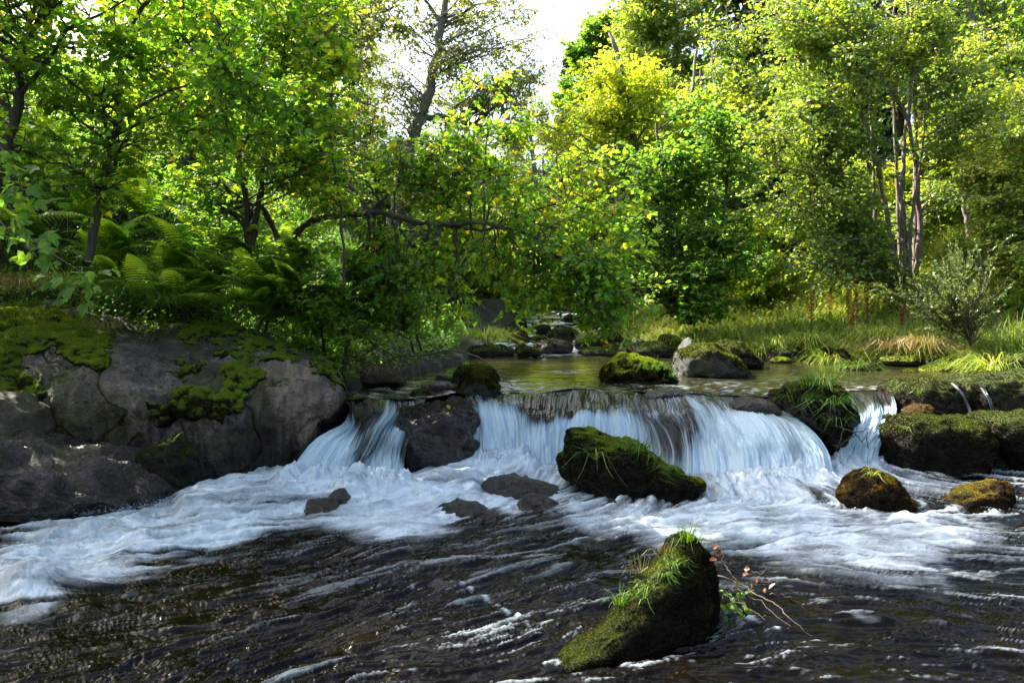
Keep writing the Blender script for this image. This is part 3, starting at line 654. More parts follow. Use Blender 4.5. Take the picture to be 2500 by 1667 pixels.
# thick moss cushions raised above the rock
def cushion(parent, base, V, Fq, Nn, mk, h, count, size, bright, seed):
    vv = V + Nn * (mk * h * (.75 + .6 * fbm(V, 9, 3)))[:, None] - Nn * (.02 * (mk < .35))[:, None]
    Fk = Fq[(mk[Fq] > .3).any(1)]; used = np.unique(Fk); idx = -np.ones(len(V), int); idx[used] = np.arange(len(used))
    N2 = vnormals(vv, Fq)
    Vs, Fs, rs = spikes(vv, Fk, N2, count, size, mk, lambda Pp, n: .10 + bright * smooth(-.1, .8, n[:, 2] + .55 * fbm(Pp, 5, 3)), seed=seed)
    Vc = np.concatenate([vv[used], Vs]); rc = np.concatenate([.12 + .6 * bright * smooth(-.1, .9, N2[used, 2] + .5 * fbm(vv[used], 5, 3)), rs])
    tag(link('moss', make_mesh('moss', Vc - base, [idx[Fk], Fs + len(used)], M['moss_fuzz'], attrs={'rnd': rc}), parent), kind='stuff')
cushion(oc, base, V, Fq, Nn, mk, .028, 80000, .014, 1.0, 3)

def sc_(pts, dx=0, dy=0): return [(a + dx, b + dy) for a, b in pts]
rock('slab_rock', 'dark wet purple slab sloping down to the rapids under the outcrop', [(-260, 1000), (0, 1040), (110, 1048), (200, 1085), (300, 1125), (370, 1165), (430, 1200), (400, 1235), (300, 1250), (150, 1280), (0, 1310), (-260, 1330)], 7.35, .75, 'rock_slab', 6, .16, .8, seed=2, moss=5000, moss_lo=.55, bright=.4, detail=1.6)
rock('boulder', 'pale rounded boulder wedged at the left end of the outcrop', [(-120, 965), (0, 958), (50, 965), (95, 1000), (115, 1050), (100, 1085), (0, 1090), (-120, 1085)], 7.65, .45, 'rock_left', 5, .08, .6, seed=3)
rock('rock', 'small mossy rock with a fern against the foot of the outcrop', [(335, 1105), (390, 1078), (440, 1062), (462, 1085), (485, 1140), (500, 1195), (440, 1205), (380, 1185), (335, 1150)], 7.85, .3, 'rock_moss', 5, .2, .7, seed=4, moss=7000, moss_lo=.3)
rock('rock', 'dark ledge stone under the short water step below the outcrop', [(370, 1190), (440, 1176), (520, 1176), (580, 1185), (600, 1215), (500, 1270), (380, 1265)], 7.75, .3, 'rock_wet', 4, .1, .7, seed=5)
midr = rock('mossy_rock', 'big wedge of mossy rock with grass in front of the middle falls', [(1380, 1046), (1420, 1038), (1455, 1050), (1480, 1062), (1530, 1070), (1600, 1108), (1660, 1148), (1712, 1165), (1728, 1185), (1702, 1200), (1712, 1228), (1650, 1236), (1550, 1234), (1460, 1222), (1415, 1195), (1372, 1145), (1368, 1120), (1382, 1100)], 7.75, .42, 'rock_moss', 6, .13, .55, seed=6, moss=60000, moss_size=.014, moss_lo=-.6, bright=.95, yaw=-.3)
forer = rock('mossy_rock', 'tall leaning mossy rock in the dark foreground water', [(1680, 1310), (1712, 1322), (1742, 1350), (1756, 1400), (1760, 1450), (1752, 1500), (1735, 1545), (1660, 1590), (1560, 1625), (1480, 1632), (1335, 1622), (1345, 1602), (1412, 1566), (1462, 1518), (1510, 1476), (1552, 1432), (1592, 1390), (1622, 1348), (1650, 1312)], 4.42, .22, 'rock_moss', 6, .055, .7, seed=7, moss=80000, moss_size=.009, moss_lo=-.7, bright=.48, lean=.2, yaw=.5)
r3 = rock('mossy_rock', 'rounded rust brown mossy rock alone in the right foam', [(2122, 1142), (2162, 1150), (2200, 1190), (2232, 1240), (2215, 1262), (2140, 1264), (2060, 1245), (2044, 1210), (2078, 1165)], 7.25, .30, 'rock_moss_brown', 6, .08, .7, seed=8, moss=26000, moss_size=.013, moss_lo=-.8, bright=.9)
r4 = rock('mossy_rock', 'low orange mossy rock at the right edge of the rapids', [(2430, 1172), (2458, 1180), (2468, 1215), (2440, 1245), (2350, 1243), (2305, 1226), (2345, 1198), (2395, 1188)], 7.4, .22, 'rock_moss_brown', 5, .15, .7, seed=9, moss=12000, moss_size=.012, moss_lo=-.4, bright=1.0)
r5 = rock('mossy_block', 'long mossy rock block beside the narrow chute', [(2138, 1120), (2145, 1050), (2185, 1012), (2250, 1010), (2330, 1016), (2385, 1020), (2405, 1060), (2400, 1120), (2385, 1170), (2290, 1175), (2200, 1160), (2145, 1145)], 9.0, .5, 'rock_moss', 6, .09, .45, seed=10, moss=50000, moss_size=.015, moss_lo=-.6, bright=.45)
r5b = rock('mossy_block', 'mossy block overhanging a dark hollow at the right edge of the photo', [(2378, 1012), (2450, 1004), (2560, 1010), (2700, 1040), (2700, 1180), (2540, 1185), (2480, 1160), (2450, 1110), (2400, 1078), (2375, 1045)], 9.05, .5, 'rock_moss', 6, .10, .5, seed=11, moss=36000, moss_size=.015, moss_lo=-.6, bright=.45)
r6a = rock('mossy_rock', 'mossy ledge rock right of the narrow chute', [(2163, 950), (2200, 928), (2260, 926), (2320, 932), (2342, 960), (2340, 1010), (2260, 1022), (2190, 1012), (2168, 985)], 10.0, .5, 'rock_moss', 5, .14, .6, seed=12, moss=16000, moss_size=.015, moss_lo=-.5, bright=.4)
r6b = rock('mossy_rock', 'long mossy ledge behind the right block carrying two trickles', [(2322, 950), (2350, 918), (2440, 913), (2540, 912), (2720, 930), (2720, 1030), (2500, 1035), (2370, 1030), (2325, 1000)], 10.0, .55, 'rock_moss', 6, .12, .5, seed=13, moss=26000, moss_size=.015, moss_lo=-.5, bright=.4)
rock('rock', 'small rust brown stone at the foot of the ledge right of the chute', [(2200, 1000), (2240, 985), (2270, 992), (2285, 1020), (2240, 1035), (2200, 1025)], 9.4, .2, 'rock_moss_brown', 4, .12, seed=14, moss=2500)
r7 = rock('mossy_rock', 'hump of mossy rock topped with long grass between the right falls', [(1880, 965), (1925, 938), (1985, 930), (2035, 942), (2062, 985), (2088, 1012), (2068, 1050), (2050, 1088), (2000, 1085), (1945, 1045), (1905, 1005)], 9.05, .42, 'rock_moss', 6, .15, .6, seed=15, moss=30000, moss_size=.016, moss_lo=-.4, bright=.6)
rock('boulder', 'dark wet boulder splitting the left chutes from the middle curtain', [(962, 1022), (985, 1000), (1030, 982), (1090, 974), (1140, 982), (1162, 1020), (1175, 1085), (1188, 1160), (1150, 1175), (1080, 1168), (1020, 1172), (975, 1195), (945, 1140), (955, 1075), (972, 1030)], 8.95, .48, 'rock_wet_moss', 6, .13, .55, seed=16, moss=9000, moss_size=.013, moss_lo=.45, bright=.35, detail=1.5)
rock('boulder', 'long smooth wet boulder below the middle curtain', [(1172, 1185), (1195, 1166), (1250, 1160), (1310, 1168), (1360, 1190), (1385, 1222), (1330, 1232), (1230, 1225), (1185, 1215)], 7.75, .25, 'rock_wet', 5, .08, .7, seed=17, detail=1.3)
rock('boulder', 'small wet stone with a hollow just below the long smooth boulder', [(1262, 1228), (1290, 1206), (1325, 1208), (1360, 1228), (1392, 1250), (1340, 1262), (1280, 1262)], 7.15, .17, 'rock_wet', 5, .12, .7, seed=18)
rock('boulder', 'flat wet stone half washed over in the central rapids', [(1065, 1240), (1110, 1222), (1165, 1228), (1205, 1250), (1190, 1275), (1110, 1276)], 7.1, .2, 'rock_wet', 5, .1, .7, seed=19)
rock('boulder', 'fist sized black wet stone at the tail of the central rapids', [(1168, 1262), (1190, 1246), (1215, 1254), (1224, 1275), (1180, 1288)], 6.8, .1, 'rock_wet', 4, .1, seed=20)
rock('boulder', 'upright dark wet stone of the pair below the left chutes', [(798, 1220), (812, 1198), (838, 1196), (856, 1215), (860, 1255), (820, 1270), (800, 1250)], 7.25, .16, 'rock_wet', 5, .1, .6, seed=21)
rock('boulder', 'lower brown wet stone of the pair below the left chutes', [(735, 1260), (752, 1222), (790, 1215), (820, 1232), (832, 1270), (780, 1290), (738, 1285)], 7.05, .2, 'rock_wet', 5, .1, .65, seed=22)
rock('boulder', 'dark stone just breaking the foam under the mossy wedge', [(1474, 1240), (1488, 1216), (1505, 1220), (1515, 1250), (1480, 1260)], 7.2, .1, 'rock_wet', 4, .1, seed=23)
rock('boulder', 'dark stone peeping out of the foam left of the long wet boulder', [(900, 1222), (930, 1200), (965, 1208), (985, 1230), (930, 1240)], 7.5, .15, 'rock_wet', 4, .1, seed=24)
rock('boulder', 'brown weedy stone awash in the middle of the dark foreground water', [(1020, 1440), (1060, 1420), (1110, 1424), (1165, 1452), (1170, 1480), (1090, 1478), (1030, 1468)], 5.2, .13, 'rock_wet_moss', 5, .1, .7, seed=25)
rock('boulder', 'little dark stone awash right of the weedy foreground stone', [(1195, 1450), (1212, 1437), (1235, 1452), (1245, 1480), (1205, 1484)], 5.1, .07, 'rock_wet', 4, .1, seed=26)
rock('driftwood', 'flat dark root at the foot of the leaning foreground rock', [(1355, 1592), (1385, 1582), (1440, 1592), (1442, 1606), (1380, 1608)], 4.3, .06, 'rock_wet_moss', 4, .2, seed=27, cat='driftwood')
rock('rock', 'low wet shelf with a split fall of water left of the grassy hump', [(1780, 985), (1820, 970), (1880, 975), (1915, 995), (1900, 1030), (1820, 1030), (1785, 1010)], 9.2, .28, 'rock_wet', 5, .1, .6, seed=28)
# upper pool rocks
mg = rock('mossy_rock', 'bright yellow green moss mound in the upper pool', [(1457, 925), (1480, 895), (1520, 868), (1555, 866), (1600, 880), (1630, 905), (1655, 935), (1600, 945), (1500, 942)], 11.4, .55, 'rock_moss_bright', 5, .16, .8, seed=30, moss=26000, moss_size=.022, moss_lo=-.4, bright=1.0)
rock('boulder', 'large domed boulder with a bare grey face in the upper pool', [(1642, 895), (1650, 862), (1690, 842), (1735, 838), (1775, 855), (1810, 890), (1832, 918), (1800, 928), (1700, 928), (1650, 922)], 12.3, .6, 'rock_grey_moss', 5, .09, .6, seed=31, moss=14000, moss_size=.02, moss_lo=.1, bright=.6)
rock('boulder', 'pointed pale grey stone behind the domed boulder', [(1650, 865), (1672, 828), (1682, 820), (1702, 845), (1712, 880), (1670, 885)], 13.6, .3, 'rock_grey', 4, .12, .8, seed=32)
rock('boulder', 'dark mossy boulder right behind the domed boulder', [(1735, 850), (1765, 832), (1800, 834), (1835, 860), (1848, 890), (1790, 900), (1740, 890)], 13.8, .5, 'rock_moss', 5, .1, .7, seed=33, moss=8000, moss_size=.02, moss_lo=-.2, bright=.5)
rock('boulder', 'small round mossy stone at the right foot of the domed boulder', [(1825, 885), (1840, 870), (1860, 882), (1862, 896), (1830, 898)], 13.8, .2, 'rock_moss', 4, .1, seed=34, moss=1500, moss_size=.02)
rock('boulder', 'broad dark moss topped boulder at the left side of the upper pool', [(1112, 950), (1125, 918), (1160, 903), (1195, 915), (1225, 950), (1215, 970), (1150, 975), (1115, 968)], 9.8, .35, 'rock_moss', 5, .09, .65, seed=35, moss=12000, moss_size=.016, moss_lo=.2, bright=.5)
rock('boulder', 'mossy stone right behind the broad dark boulder by the dead branch', [(1092, 930), (1120, 900), (1160, 888), (1205, 900), (1225, 930), (1160, 945)], 10.6, .3, 'rock_moss', 5, .13, .7, seed=36, moss=8000, moss_size=.016, moss_lo=.1, bright=.55)
rock('boulder', 'little moss cushion stone at the left lip of the pool', [(998, 968), (1012, 952), (1045, 952), (1062, 970), (1020, 978)], 9.7, .15, 'rock_moss', 4, .1, seed=37, moss=3000)
rock('boulder', 'dark wet hump of rock awash above the middle falls', [(1555, 970), (1600, 950), (1650, 946), (1700, 960), (1715, 975), (1620, 985)], 9.9, .3, 'rock_wet', 5, .08, .7, seed=38)
rock('boulder', 'tiny stone breaking the pool surface far upstream', [(1362, 914), (1375, 905), (1392, 905), (1405, 914), (1380, 918)], 12.9, .15, 'rock_wet', 4, .08, seed=39)
rock('boulder', 'flat grey slab on the shaded left bank below the branches', [(875, 935), (890, 895), (940, 888), (985, 900), (992, 930), (930, 942)], 10.9, .5, 'rock_left', 5, .12, .5, seed=40, moss=3000, moss_lo=.5)
rock('boulder', 'dark flat stone at the waterline left of the dead branch', [(1020, 945), (1045, 930), (1100, 932), (1112, 948), (1050, 955)], 10.1, .2, 'rock_wet', 4, .08, seed=41)
small = [
 ('flat mossy stone just right of the far riffle', 1410, 1527, 846, 870, 17.2, 'rock_moss', .6), ('mossy stone with grey foot behind the bright moss mound', 1530, 1645, 834, 870, 16.6, 'rock_moss', .6),
 ('sloping dark stone in the far riffle', 1298, 1402, 827, 864, 17.8, 'rock_wet_moss', .5), ('round green moss stone in the far riffle', 1256, 1290, 834, 862, 17.6, 'rock_moss', .9),
 ('long dark grassy boulder at the left end of the far riffle', 1138, 1260, 838, 870, 17.0, 'rock_moss', .5), ('large dark boulder standing above the far riffle', 1342, 1400, 792, 840, 20.0, 'rock_moss', .25),
 ('black shaded boulder under the drooping leaves', 1448, 1525, 802, 845, 19.0, 'rock_moss', .15), ('low brown stone left above the far riffle', 1232, 1300, 815, 838, 20.5, 'rock_moss_brown', .4),
 ('dark stone under the left bush far upstream', 1130, 1172, 800, 826, 20.5, 'rock_moss', .3), ('upright dark stone far upstream on the left', 1262, 1288, 776, 815, 22.5, 'rock_moss', .2),
 ('mossy stone farthest up the stream bed', 1308, 1346, 792, 818, 22.0, 'rock_moss', .4), ('wide dark stone by the far left shore', 1180, 1222, 785, 812, 23.5, 'rock_moss', .3),
 ('small pale stone between the far boulders', 1405, 1440, 815, 835, 21.0, 'rock_grey', .3), ('dark square stone in front of the black shaded boulder', 1535, 1580, 826, 848, 18.2, 'rock_grey', .3),
 ('small mossy stone among the far rocks, left of the large dark boulder', 1295, 1340, 818, 836, 19.5, 'rock_moss', .6), ('rounded mossy stone far up the right shore', 1412, 1450, 786, 806, 24.0, 'rock_moss_bright', .6),
 ('grassy mossy bank stone at the start of the right shore', 1864, 1965, 843, 884, 15.6, 'rock_moss', .7), ('flat yellow moss stone at the right waterline', 1872, 1932, 872, 888, 14.9, 'rock_moss_bright', .9),
 ('dark bank stone under a hanging grass tuft on the right shore', 1995, 2050, 845, 888, 15.2, 'rock_moss', .3), ('tall dark stone in the grass of the right bank', 2040, 2100, 816, 876, 15.8, 'rock_moss', .3),
 ('small round dark stone beside the tall bank stone', 2036, 2075, 852, 886, 14.8, 'rock_moss', .3), ('low mossy islet with grass in the right of the pool', 2052, 2150, 885, 914, 13.4, 'rock_moss', .8),
 ('small yellow moss islet right of the grassy islet', 2198, 2245, 901, 918, 12.9, 'rock_moss_bright', .8), ('flat green moss islet near the right shore', 2248, 2335, 890, 914, 13.2, 'rock_moss_bright', .7),
 ('moss cushion stone below the dry tussock on the right', 2255, 2318, 864, 892, 14.0, 'rock_moss_bright', .8), ('dark mossy stone in the far right shore corner', 2415, 2530, 862, 912, 12.9, 'rock_moss', .5),
 ('moss dome in the grass high on the right bank', 2000, 2060, 806, 832, 17.0, 'rock_moss_bright', .9), ('small dark stone in the grass right of the bank stones', 2092, 2135, 808, 850, 16.2, 'rock_moss', .3),
 ('yellow moss hump at the right edge of the meadow', 2460, 2540, 790, 830, 15.5, 'rock_moss_bright', .8), ('long low moss bank at the right waterline', 2145, 2250, 868, 888, 14.2, 'rock_moss_bright', .7),
 ('dark boulder at the right end of the far riffle', 1600, 1668, 815, 852, 17.8, 'rock_moss', .3), ('broad mossy boulder in the middle of the far riffle', 1405, 1470, 822, 856, 18.4, 'rock_moss', .5), ('mossy boulder blocking the channel behind the riffle', 1330, 1420, 800, 832, 21.5, 'rock_moss', .4), ('tall dark boulder in the channel farthest upstream', 1370, 1415, 765, 800, 25.0, 'rock_moss', .2),
 ('low mossy boulder left in the channel upstream', 1225, 1290, 795, 822, 23.0, 'rock_moss', .5), ('green mossy hummock at the foot of the glowing maple', 1470, 1560, 780, 808, 22.5, 'rock_moss_bright', .6), ('dark stone at the foot of the yellow bush', 1180, 1240, 770, 792, 25.5, 'rock_moss', .3), ('mossy boulder half in the pool before the riffle', 1258, 1320, 846, 868, 16.4, 'rock_moss', .6),
 ('small stone in the shade under the left bank roots', 850, 880, 955, 975, 9.6, 'rock_left', .2), ('pebbly dark stone under the dead branch', 1060, 1100, 910, 932, 10.8, 'rock_left', .2),
 ('brown flat stone by the left shallows', 905, 960, 945, 962, 10.0, 'rock_wet', .1)]
for i, (lb, x0, x1, y0, y1, Y, mt, br) in enumerate(small):
    rg = np.random.default_rng(100 + i); cxp, cyp = (x0 + x1) / 2, y1 - (y1 - y0) * .25; w, h = (x1 - x0) / 2, (y1 - y0)
    pts = []
    for t in np.linspace(0, 2 * np.pi, 12, endpoint=False):
        k = rg.uniform(.86, 1.1); s, c = math.sin(t), math.cos(t)
        pts.append((cxp + w * c * k, cyp - (h * .75 if s > 0 else h * .45) * s * k))
    wm = w * 2 / F * Y
    rock('mossy_rock' if 'moss' in mt and 'wet' not in mt else 'rock', lb, pts, Y, wm * .45, mt, 4, .13, .7, seed=50 + i, moss=int(2500 * wm + 800) if 'moss' in mt else 0, moss_size=.022, moss_lo=-.3, bright=br)

exec_trees = True
# ------------------------------------------------------------------ vegetation helpers
LEAF = {
 'maple': (np.array([(0, 0, 0), (-.30, .10, .02), (-.52, .48, .06), (-.24, .50, .0), (-.20, .82, .02), (0, 1.0, -.10), (.20, .82, .02), (.24, .50, 0), (.52, .48, .06), (.30, .10, .02), (0, .42, -.05)], float),
           np.array([(10, 0, 1), (10, 1, 2), (10, 2, 3), (10, 3, 4), (10, 4, 5), (10, 5, 6), (10, 6, 7), (10, 7, 8), (10, 8, 9), (10, 9, 0)])),
 'oval': (np.array([(0, 0, 0), (-.36, .35, .07), (-.28, .75, .05), (0, 1, -.08), (.28, .75, .05), (.36, .35, .07), (0, .5, -.02)], float),
          np.array([(6, 0, 1), (6, 1, 2), (6, 2, 3), (6, 3, 4), (6, 4, 5), (6, 5, 0)])),
 'quad': (np.array([(0, 0, 0), (-.36, .5, .08), (0, 1, -.05), (.36, .5, .08)], float), np.array([(0, 3, 2), (0, 2, 1)])),
}
def unit(a): return a / np.maximum(np.linalg.norm(a, axis=-1, keepdims=True), 1e-9)
def leaves_geo(kind, pos, d, nrm, size, rnd):
    T, Ft = LEAF[kind]; d = unit(d); nrm = unit(nrm - d * (nrm * d).sum(-1, keepdims=True)); s = np.cross(d, nrm)
    V = pos[:, None] + size[:, None, None] * (T[None, :, 0:1] * s[:, None] + T[None, :, 1:2] * d[:, None] + T[None, :, 2:3] * nrm[:, None])
    Fc = Ft[None] + (np.arange(len(pos)) * len(T))[:, None, None]
    return V.reshape(-1, 3), Fc.reshape(-1, 3), np.repeat(rnd, len(T))
def tubes(Pth, Rad, sides):
    """Pth (n,k,3), Rad (n,k)"""
    n, k = Pth.shape[:2]; t = unit(np.gradient(Pth, axis=1))
    ref = np.where(np.abs(t[:, :1, 2:3]) > .9, np.array([1., 0, 0]), np.array([0, 0, 1.]))
    a = unit(np.cross(t, np.broadcast_to(ref, t.shape))); b = np.cross(t, a)
    an = np.linspace(0, 2 * np.pi, sides, endpoint=False)
    V = Pth[:, :, None] + Rad[:, :, None, None] * (np.cos(an)[None, None, :, None] * a[:, :, None] + np.sin(an)[None, None, :, None] * b[:, :, None])
    Fq = grid_faces(k, sides, True)[None] + (np.arange(n) * k * sides)[:, None, None]
    return V.reshape(-1, 3), Fq.reshape(-1, 4)
class Wood:
    def __init__(s): s.V = []; s.F = []; s.n = 0
    def add(s, V, Fq): s.V.append(V); s.F.append(Fq + s.n); s.n += len(V)
    def mesh(s, name, m, base): return make_mesh(name, np.concatenate(s.V) - base, np.concatenate(s.F), m)
def bend(p0, p1, k, rg, wob, lift):
    """n smooth paths from p0 to p1 with k points; lift raises the middle"""
    t = np.linspace(0, 1, k)[None, :, None]; L = np.linalg.norm(p1 - p0, axis=1)[:, None, None]
    Pp = p0[:, None] * (1 - t) + p1[:, None] * t
    Pp = Pp + np.array([0, 0, 1.]) * (4 * t * (1 - t)) * lift * L
    w = rg.normal(size=(len(p0), k, 3)); w[:, 0] = 0
    return Pp + w * wob * L * np.sqrt(t)
def make_tree(name, label, stems, blobs, leafm, barkm, kind='oval', lsize=.09, sub=7, twig=5, nl=9, tl=.35, seed=0, cat='tree', group=None, flat=.5, droop=.0, base=None, sag=.06,
              leaf_objs=0, sub_len=.45, limb_r=.028, spread=.5, rbias=0.0, gap=0.0, world=True):
    """stems: list of polylines [(x,y,z,r)...]; blobs: (x,y,z, rx,ry,rz, limbs)."""
    rg = np.random.default_rng(seed); wood = Wood(); pool = []
    for s in stems:
        s = cr(np.array(s, float), max(8, 5 * len(s)), 0); s[1:, :3] += rg.normal(size=(len(s) - 1, 3)) * .012 * (s[:1, 3:4] * 10 + .5)
        s[:, 3] = np.maximum(s[:, 3], .006)
        wood.add(*tubes(s[None, :, :3], s[None, :, 3] * (1 + .12 * rg.normal(size=(1, len(s)))).clip(.8, 1.25), 9)); pool.append(s)
    allp = np.concatenate(pool)
    T0 = []; T1 = []; LR = []
    for (bx, by, bz, rx, ry, rz, nlm) in blobs:
        d = unit(rg.normal(size=(nlm, 3))) * rg.uniform(.35, 1, (nlm, 1)) ** .5
        tg = np.array([bx, by, bz]) + d * np.array([rx, ry, rz]); T1.append(tg)
        for q in tg:
            hd = np.hypot(allp[:, 0] - q[0], allp[:, 1] - q[1]); want = q[2] - .45 * hd
            cost = hd * .8 + np.abs(allp[:, 2] - want) + .4 * rg.uniform(size=len(allp)); i = cost.argmin()
            T0.append(allp[i, :3]); LR.append(min(allp[i, 3] * .6, limb_r * (1 + .2 * np.linalg.norm(q - allp[i, :3]))))
    p0 = np.array(T0); p1 = np.concatenate(T1); LR = np.array(LR)
    K = 7; limb = bend(p0, p1, K, rg, .035, sag)
    wood.add(*tubes(limb, LR[:, None] * np.linspace(1, .25, K)[None], 5))
    Ln = np.linalg.norm(p1 - p0, axis=1); mean_s = np.array([b[3:6] for b in blobs]).mean()
    # sub branches
    n = len(limb); ii = np.repeat(np.arange(n), sub); t = rg.uniform(.25, 1, len(ii)); f = t * (K - 1); i0 = np.minimum(f.astype(int), K - 2); fr = (f - i0)[:, None]
    s0 = limb[ii, i0] * (1 - fr) + limb[ii, i0 + 1] * fr; dr = unit(limb[ii, i0 + 1] - limb[ii, i0])
    rd = rg.normal(size=(len(ii), 3)); rd[:, 2] *= .45; dd = unit(dr * .6 + unit(rd) * .9 + np.array([0, 0, .10 - droop]))
    sl = mean_s * sub_len * rg.uniform(.5, 1.3, len(ii)) * (1.15 - .4 * t)
    s1 = s0 + dd * sl[:, None]; subs = bend(s0, s1, 4, rg, .05, .04); subs[:, -1, 2] -= droop * .4 * sl; subs[:, -2, 2] -= droop * .1 * sl
    wood.add(*tubes(subs, np.linspace(.011, .003, 4)[None] * np.ones((len(subs), 1)), 3))
    # twigs
    jj = np.repeat(np.arange(len(subs)), twig); t = rg.uniform(.15, 1, len(jj)); f = t * 3; i0 = np.minimum(f.astype(int), 2); fr = (f - i0)[:, None]
    t0 = subs[jj, i0] * (1 - fr) + subs[jj, i0 + 1] * fr; td = unit(subs[jj, i0 + 1] - subs[jj, i0])
    rd = rg.normal(size=(len(jj), 3)); rd[:, 2] *= .4; td = unit(td * .6 + unit(rd) * .8 + np.array([0, 0, -droop * .8]))
    tt = tl * rg.uniform(.4, 1.3, len(jj)); t1 = t0 + td * tt[:, None]
    if gap > 0:
        g = fbm(t0, .9, 3); ok = g > (np.quantile(g, gap)); t0, t1, td, tt = t0[ok], t1[ok], td[ok], tt[ok]
    wood.add(*tubes(np.stack([t0, (t0 + t1) / 2, t1], 1), np.array([[.0035, .003, .0015]]) * np.ones((len(t0), 1)), 3))
    # leaves
    kk = np.repeat(np.arange(len(t0)), nl); t = rg.uniform(.1, 1.05, len(kk))[:, None]
    pos = t0[kk] * (1 - t) + t1[kk] * t
    side = unit(np.cross(td[kk], np.array([0, 0, 1.])) * rg.choice([-1, 1], len(kk))[:, None] + td[kk] * .7 + rg.normal(size=(len(kk), 3)) * .3)
    pos = pos + side * (tl * spread * .35 * rg.uniform(0, 1, len(kk)))[:, None] + rg.normal(size=pos.shape) * tl * .05
    side[:, 2] -= .25 + droop * .5
    nrm = np.array([0, 0, 1.]) + rg.normal(size=(len(kk), 3)) * flat
    size = lsize * rg.uniform(.55, 1.25, len(kk))
    tint = np.repeat(.12 * rg.normal(size=len(t0)), nl); patch = .22 * fbm(pos, .7, 2)
    rnd = np.clip(rg.beta(2.2, 2.2, len(kk)) + tint + patch + rbias, 0, 1)
    b = np.array(base if base is not None else stems[0][0][:3], float)
    root = empty(name, b); tag(root, label, cat, group)
    link('trunk', wood.mesh('trunk', M[barkm], b), root)
    if leaf_objs:
        px, py = proj(pos); inf = (px > 0) & (px < 2500) & (py > 0) & (py < 1667)
        sc = np.where(inf, size / np.maximum(pos[:, 1], .5) * (abs(unit(nrm)[:, 1]) + .3), 0); pick = np.argsort(-sc)[:leaf_objs]
        rest = np.ones(len(pos), bool); rest[pick] = False
        place_leaves(root, b, kind, leafm, pos[pick], side[pick], nrm[pick], size[pick], rnd[pick])
        pos, side, nrm, size, rnd = pos[rest], side[rest], nrm[rest], size[rest], rnd[rest]
    Vl, Fl, rl = leaves_geo(kind, pos, side, nrm, size, rnd)
    tag(link('foliage', make_mesh('foliage', Vl - b, Fl, M[leafm], smooth_=False, attrs={'rnd': rl}), root), kind='stuff')
    return root
_leafmesh = {}
from mathutils import Matrix
def place_leaves(root, b, kind, leafm, pos, d, nrm, size, rnd):
    d = unit(d); nrm = unit(nrm - d * (nrm * d).sum(-1, keepdims=True)); s = np.cross(d, nrm)
    T, Ft = LEAF[kind]
    for i in range(len(pos)):
        q = int(rnd[i] * 7.99); key = (kind, leafm, q)
        if key not in _leafmesh: _leafmesh[key] = make_mesh('leaf', T, Ft, M[leafm], smooth_=False, attrs={'rnd': np.full(len(T), (q + .5) / 8)})
        o = bpy.data.objects.new('leaf', _leafmesh[key]); COL.objects.link(o); o.parent = root
        m = np.eye(4); m[:3, 0] = s[i] * size[i]; m[:3, 1] = d[i] * size[i]; m[:3, 2] = nrm[i] * size[i]; m[:3, 3] = pos[i] - b
        o.matrix_local = Matrix(m.tolist())
def copy_tree(root, loc, rz, sc, label, group=None):
    r = root.copy(); COL.objects.link(r); r.location = loc; r.rotation_euler = (0, 0, rz); r.scale = (sc, sc, sc)
    r['label'] = label
    if group: r['group'] = group
    for ch in root.children:
        c = ch.copy(); COL.objects.link(c); c.parent = r
    return r
def stem(pts, r0, r1):
    """pts: (px,py,Y) -> world polyline with tapering radius"""
    A = np.array(pts, float); Wd = P(A[:, 0], A[:, 1], A[:, 2]); r = np.linspace(r0, r1, len(A))
    return [tuple(w) + (q,) for w, q in zip(Wd, r)]
def blob(px, py, Y, rx, ry, rz, n):
    a = P(float(px), float(py), float(Y)); return (a[0], a[1], a[2], rx, ry, rz, n)
def gz(x, y): return float(ground_h(np.array([x]), np.array([y]))[0])

# ------------------------------------------------------------------ near trees on the left bank
make_tree('maple_tree', 'slim dark maple with a wavy trunk on the left slope', [stem([(215, 640, 8.8), (255, 440, 8.8), (285, 300, 8.7), (300, 150, 8.6), (318, 60, 8.5), (400, -60, 8.4), (420, -220, 8.4)], .05, .015), stem([(285, 290, 8.7), (400, 230, 8.4), (560, 180, 8.0)], .025, .008)],
    [blob(250, 150, 8.4, 1.1, .9, .9, 13), blob(480, 200, 8.0, 1.1, .8, .8, 13), blob(400, -80, 8.4, 1.4, 1.2, .9, 5), blob(620, 300, 8.2, .8, .7, .6, 8), blob(200, 380, 8.4, .6, .6, .4, 4)],
    'leaf_maple', 'bark_dark', 'maple', .082, 6, 4, 6, .32, 1, leaf_objs=220, flat=.6)
make_tree('maple_tree', 'brown leaning tree forked at the far left edge', [stem([(10, 380, 8.3), (45, 260, 8.3), (60, 120, 8.2), (140, 0, 8.2), (230, -150, 8.2)], .06, .02), stem([(55, 150, 8.2), (75, 60, 8.3), (110, -80, 8.4)], .03, .012)],
    [blob(60, 60, 8.2, .9, .8, .9, 10), blob(190, -60, 8.0, 1.3, 1.0, .8, 5), blob(-180, 60, 8.2, 1.4, 1.0, 1.2, 12), blob(-20, 330, 8.6, .6, .6, .5, 4)], 'leaf_maple', 'bark_dark', 'maple', .080, 6, 4, 6, .32, 2, flat=.6, rbias=.1)
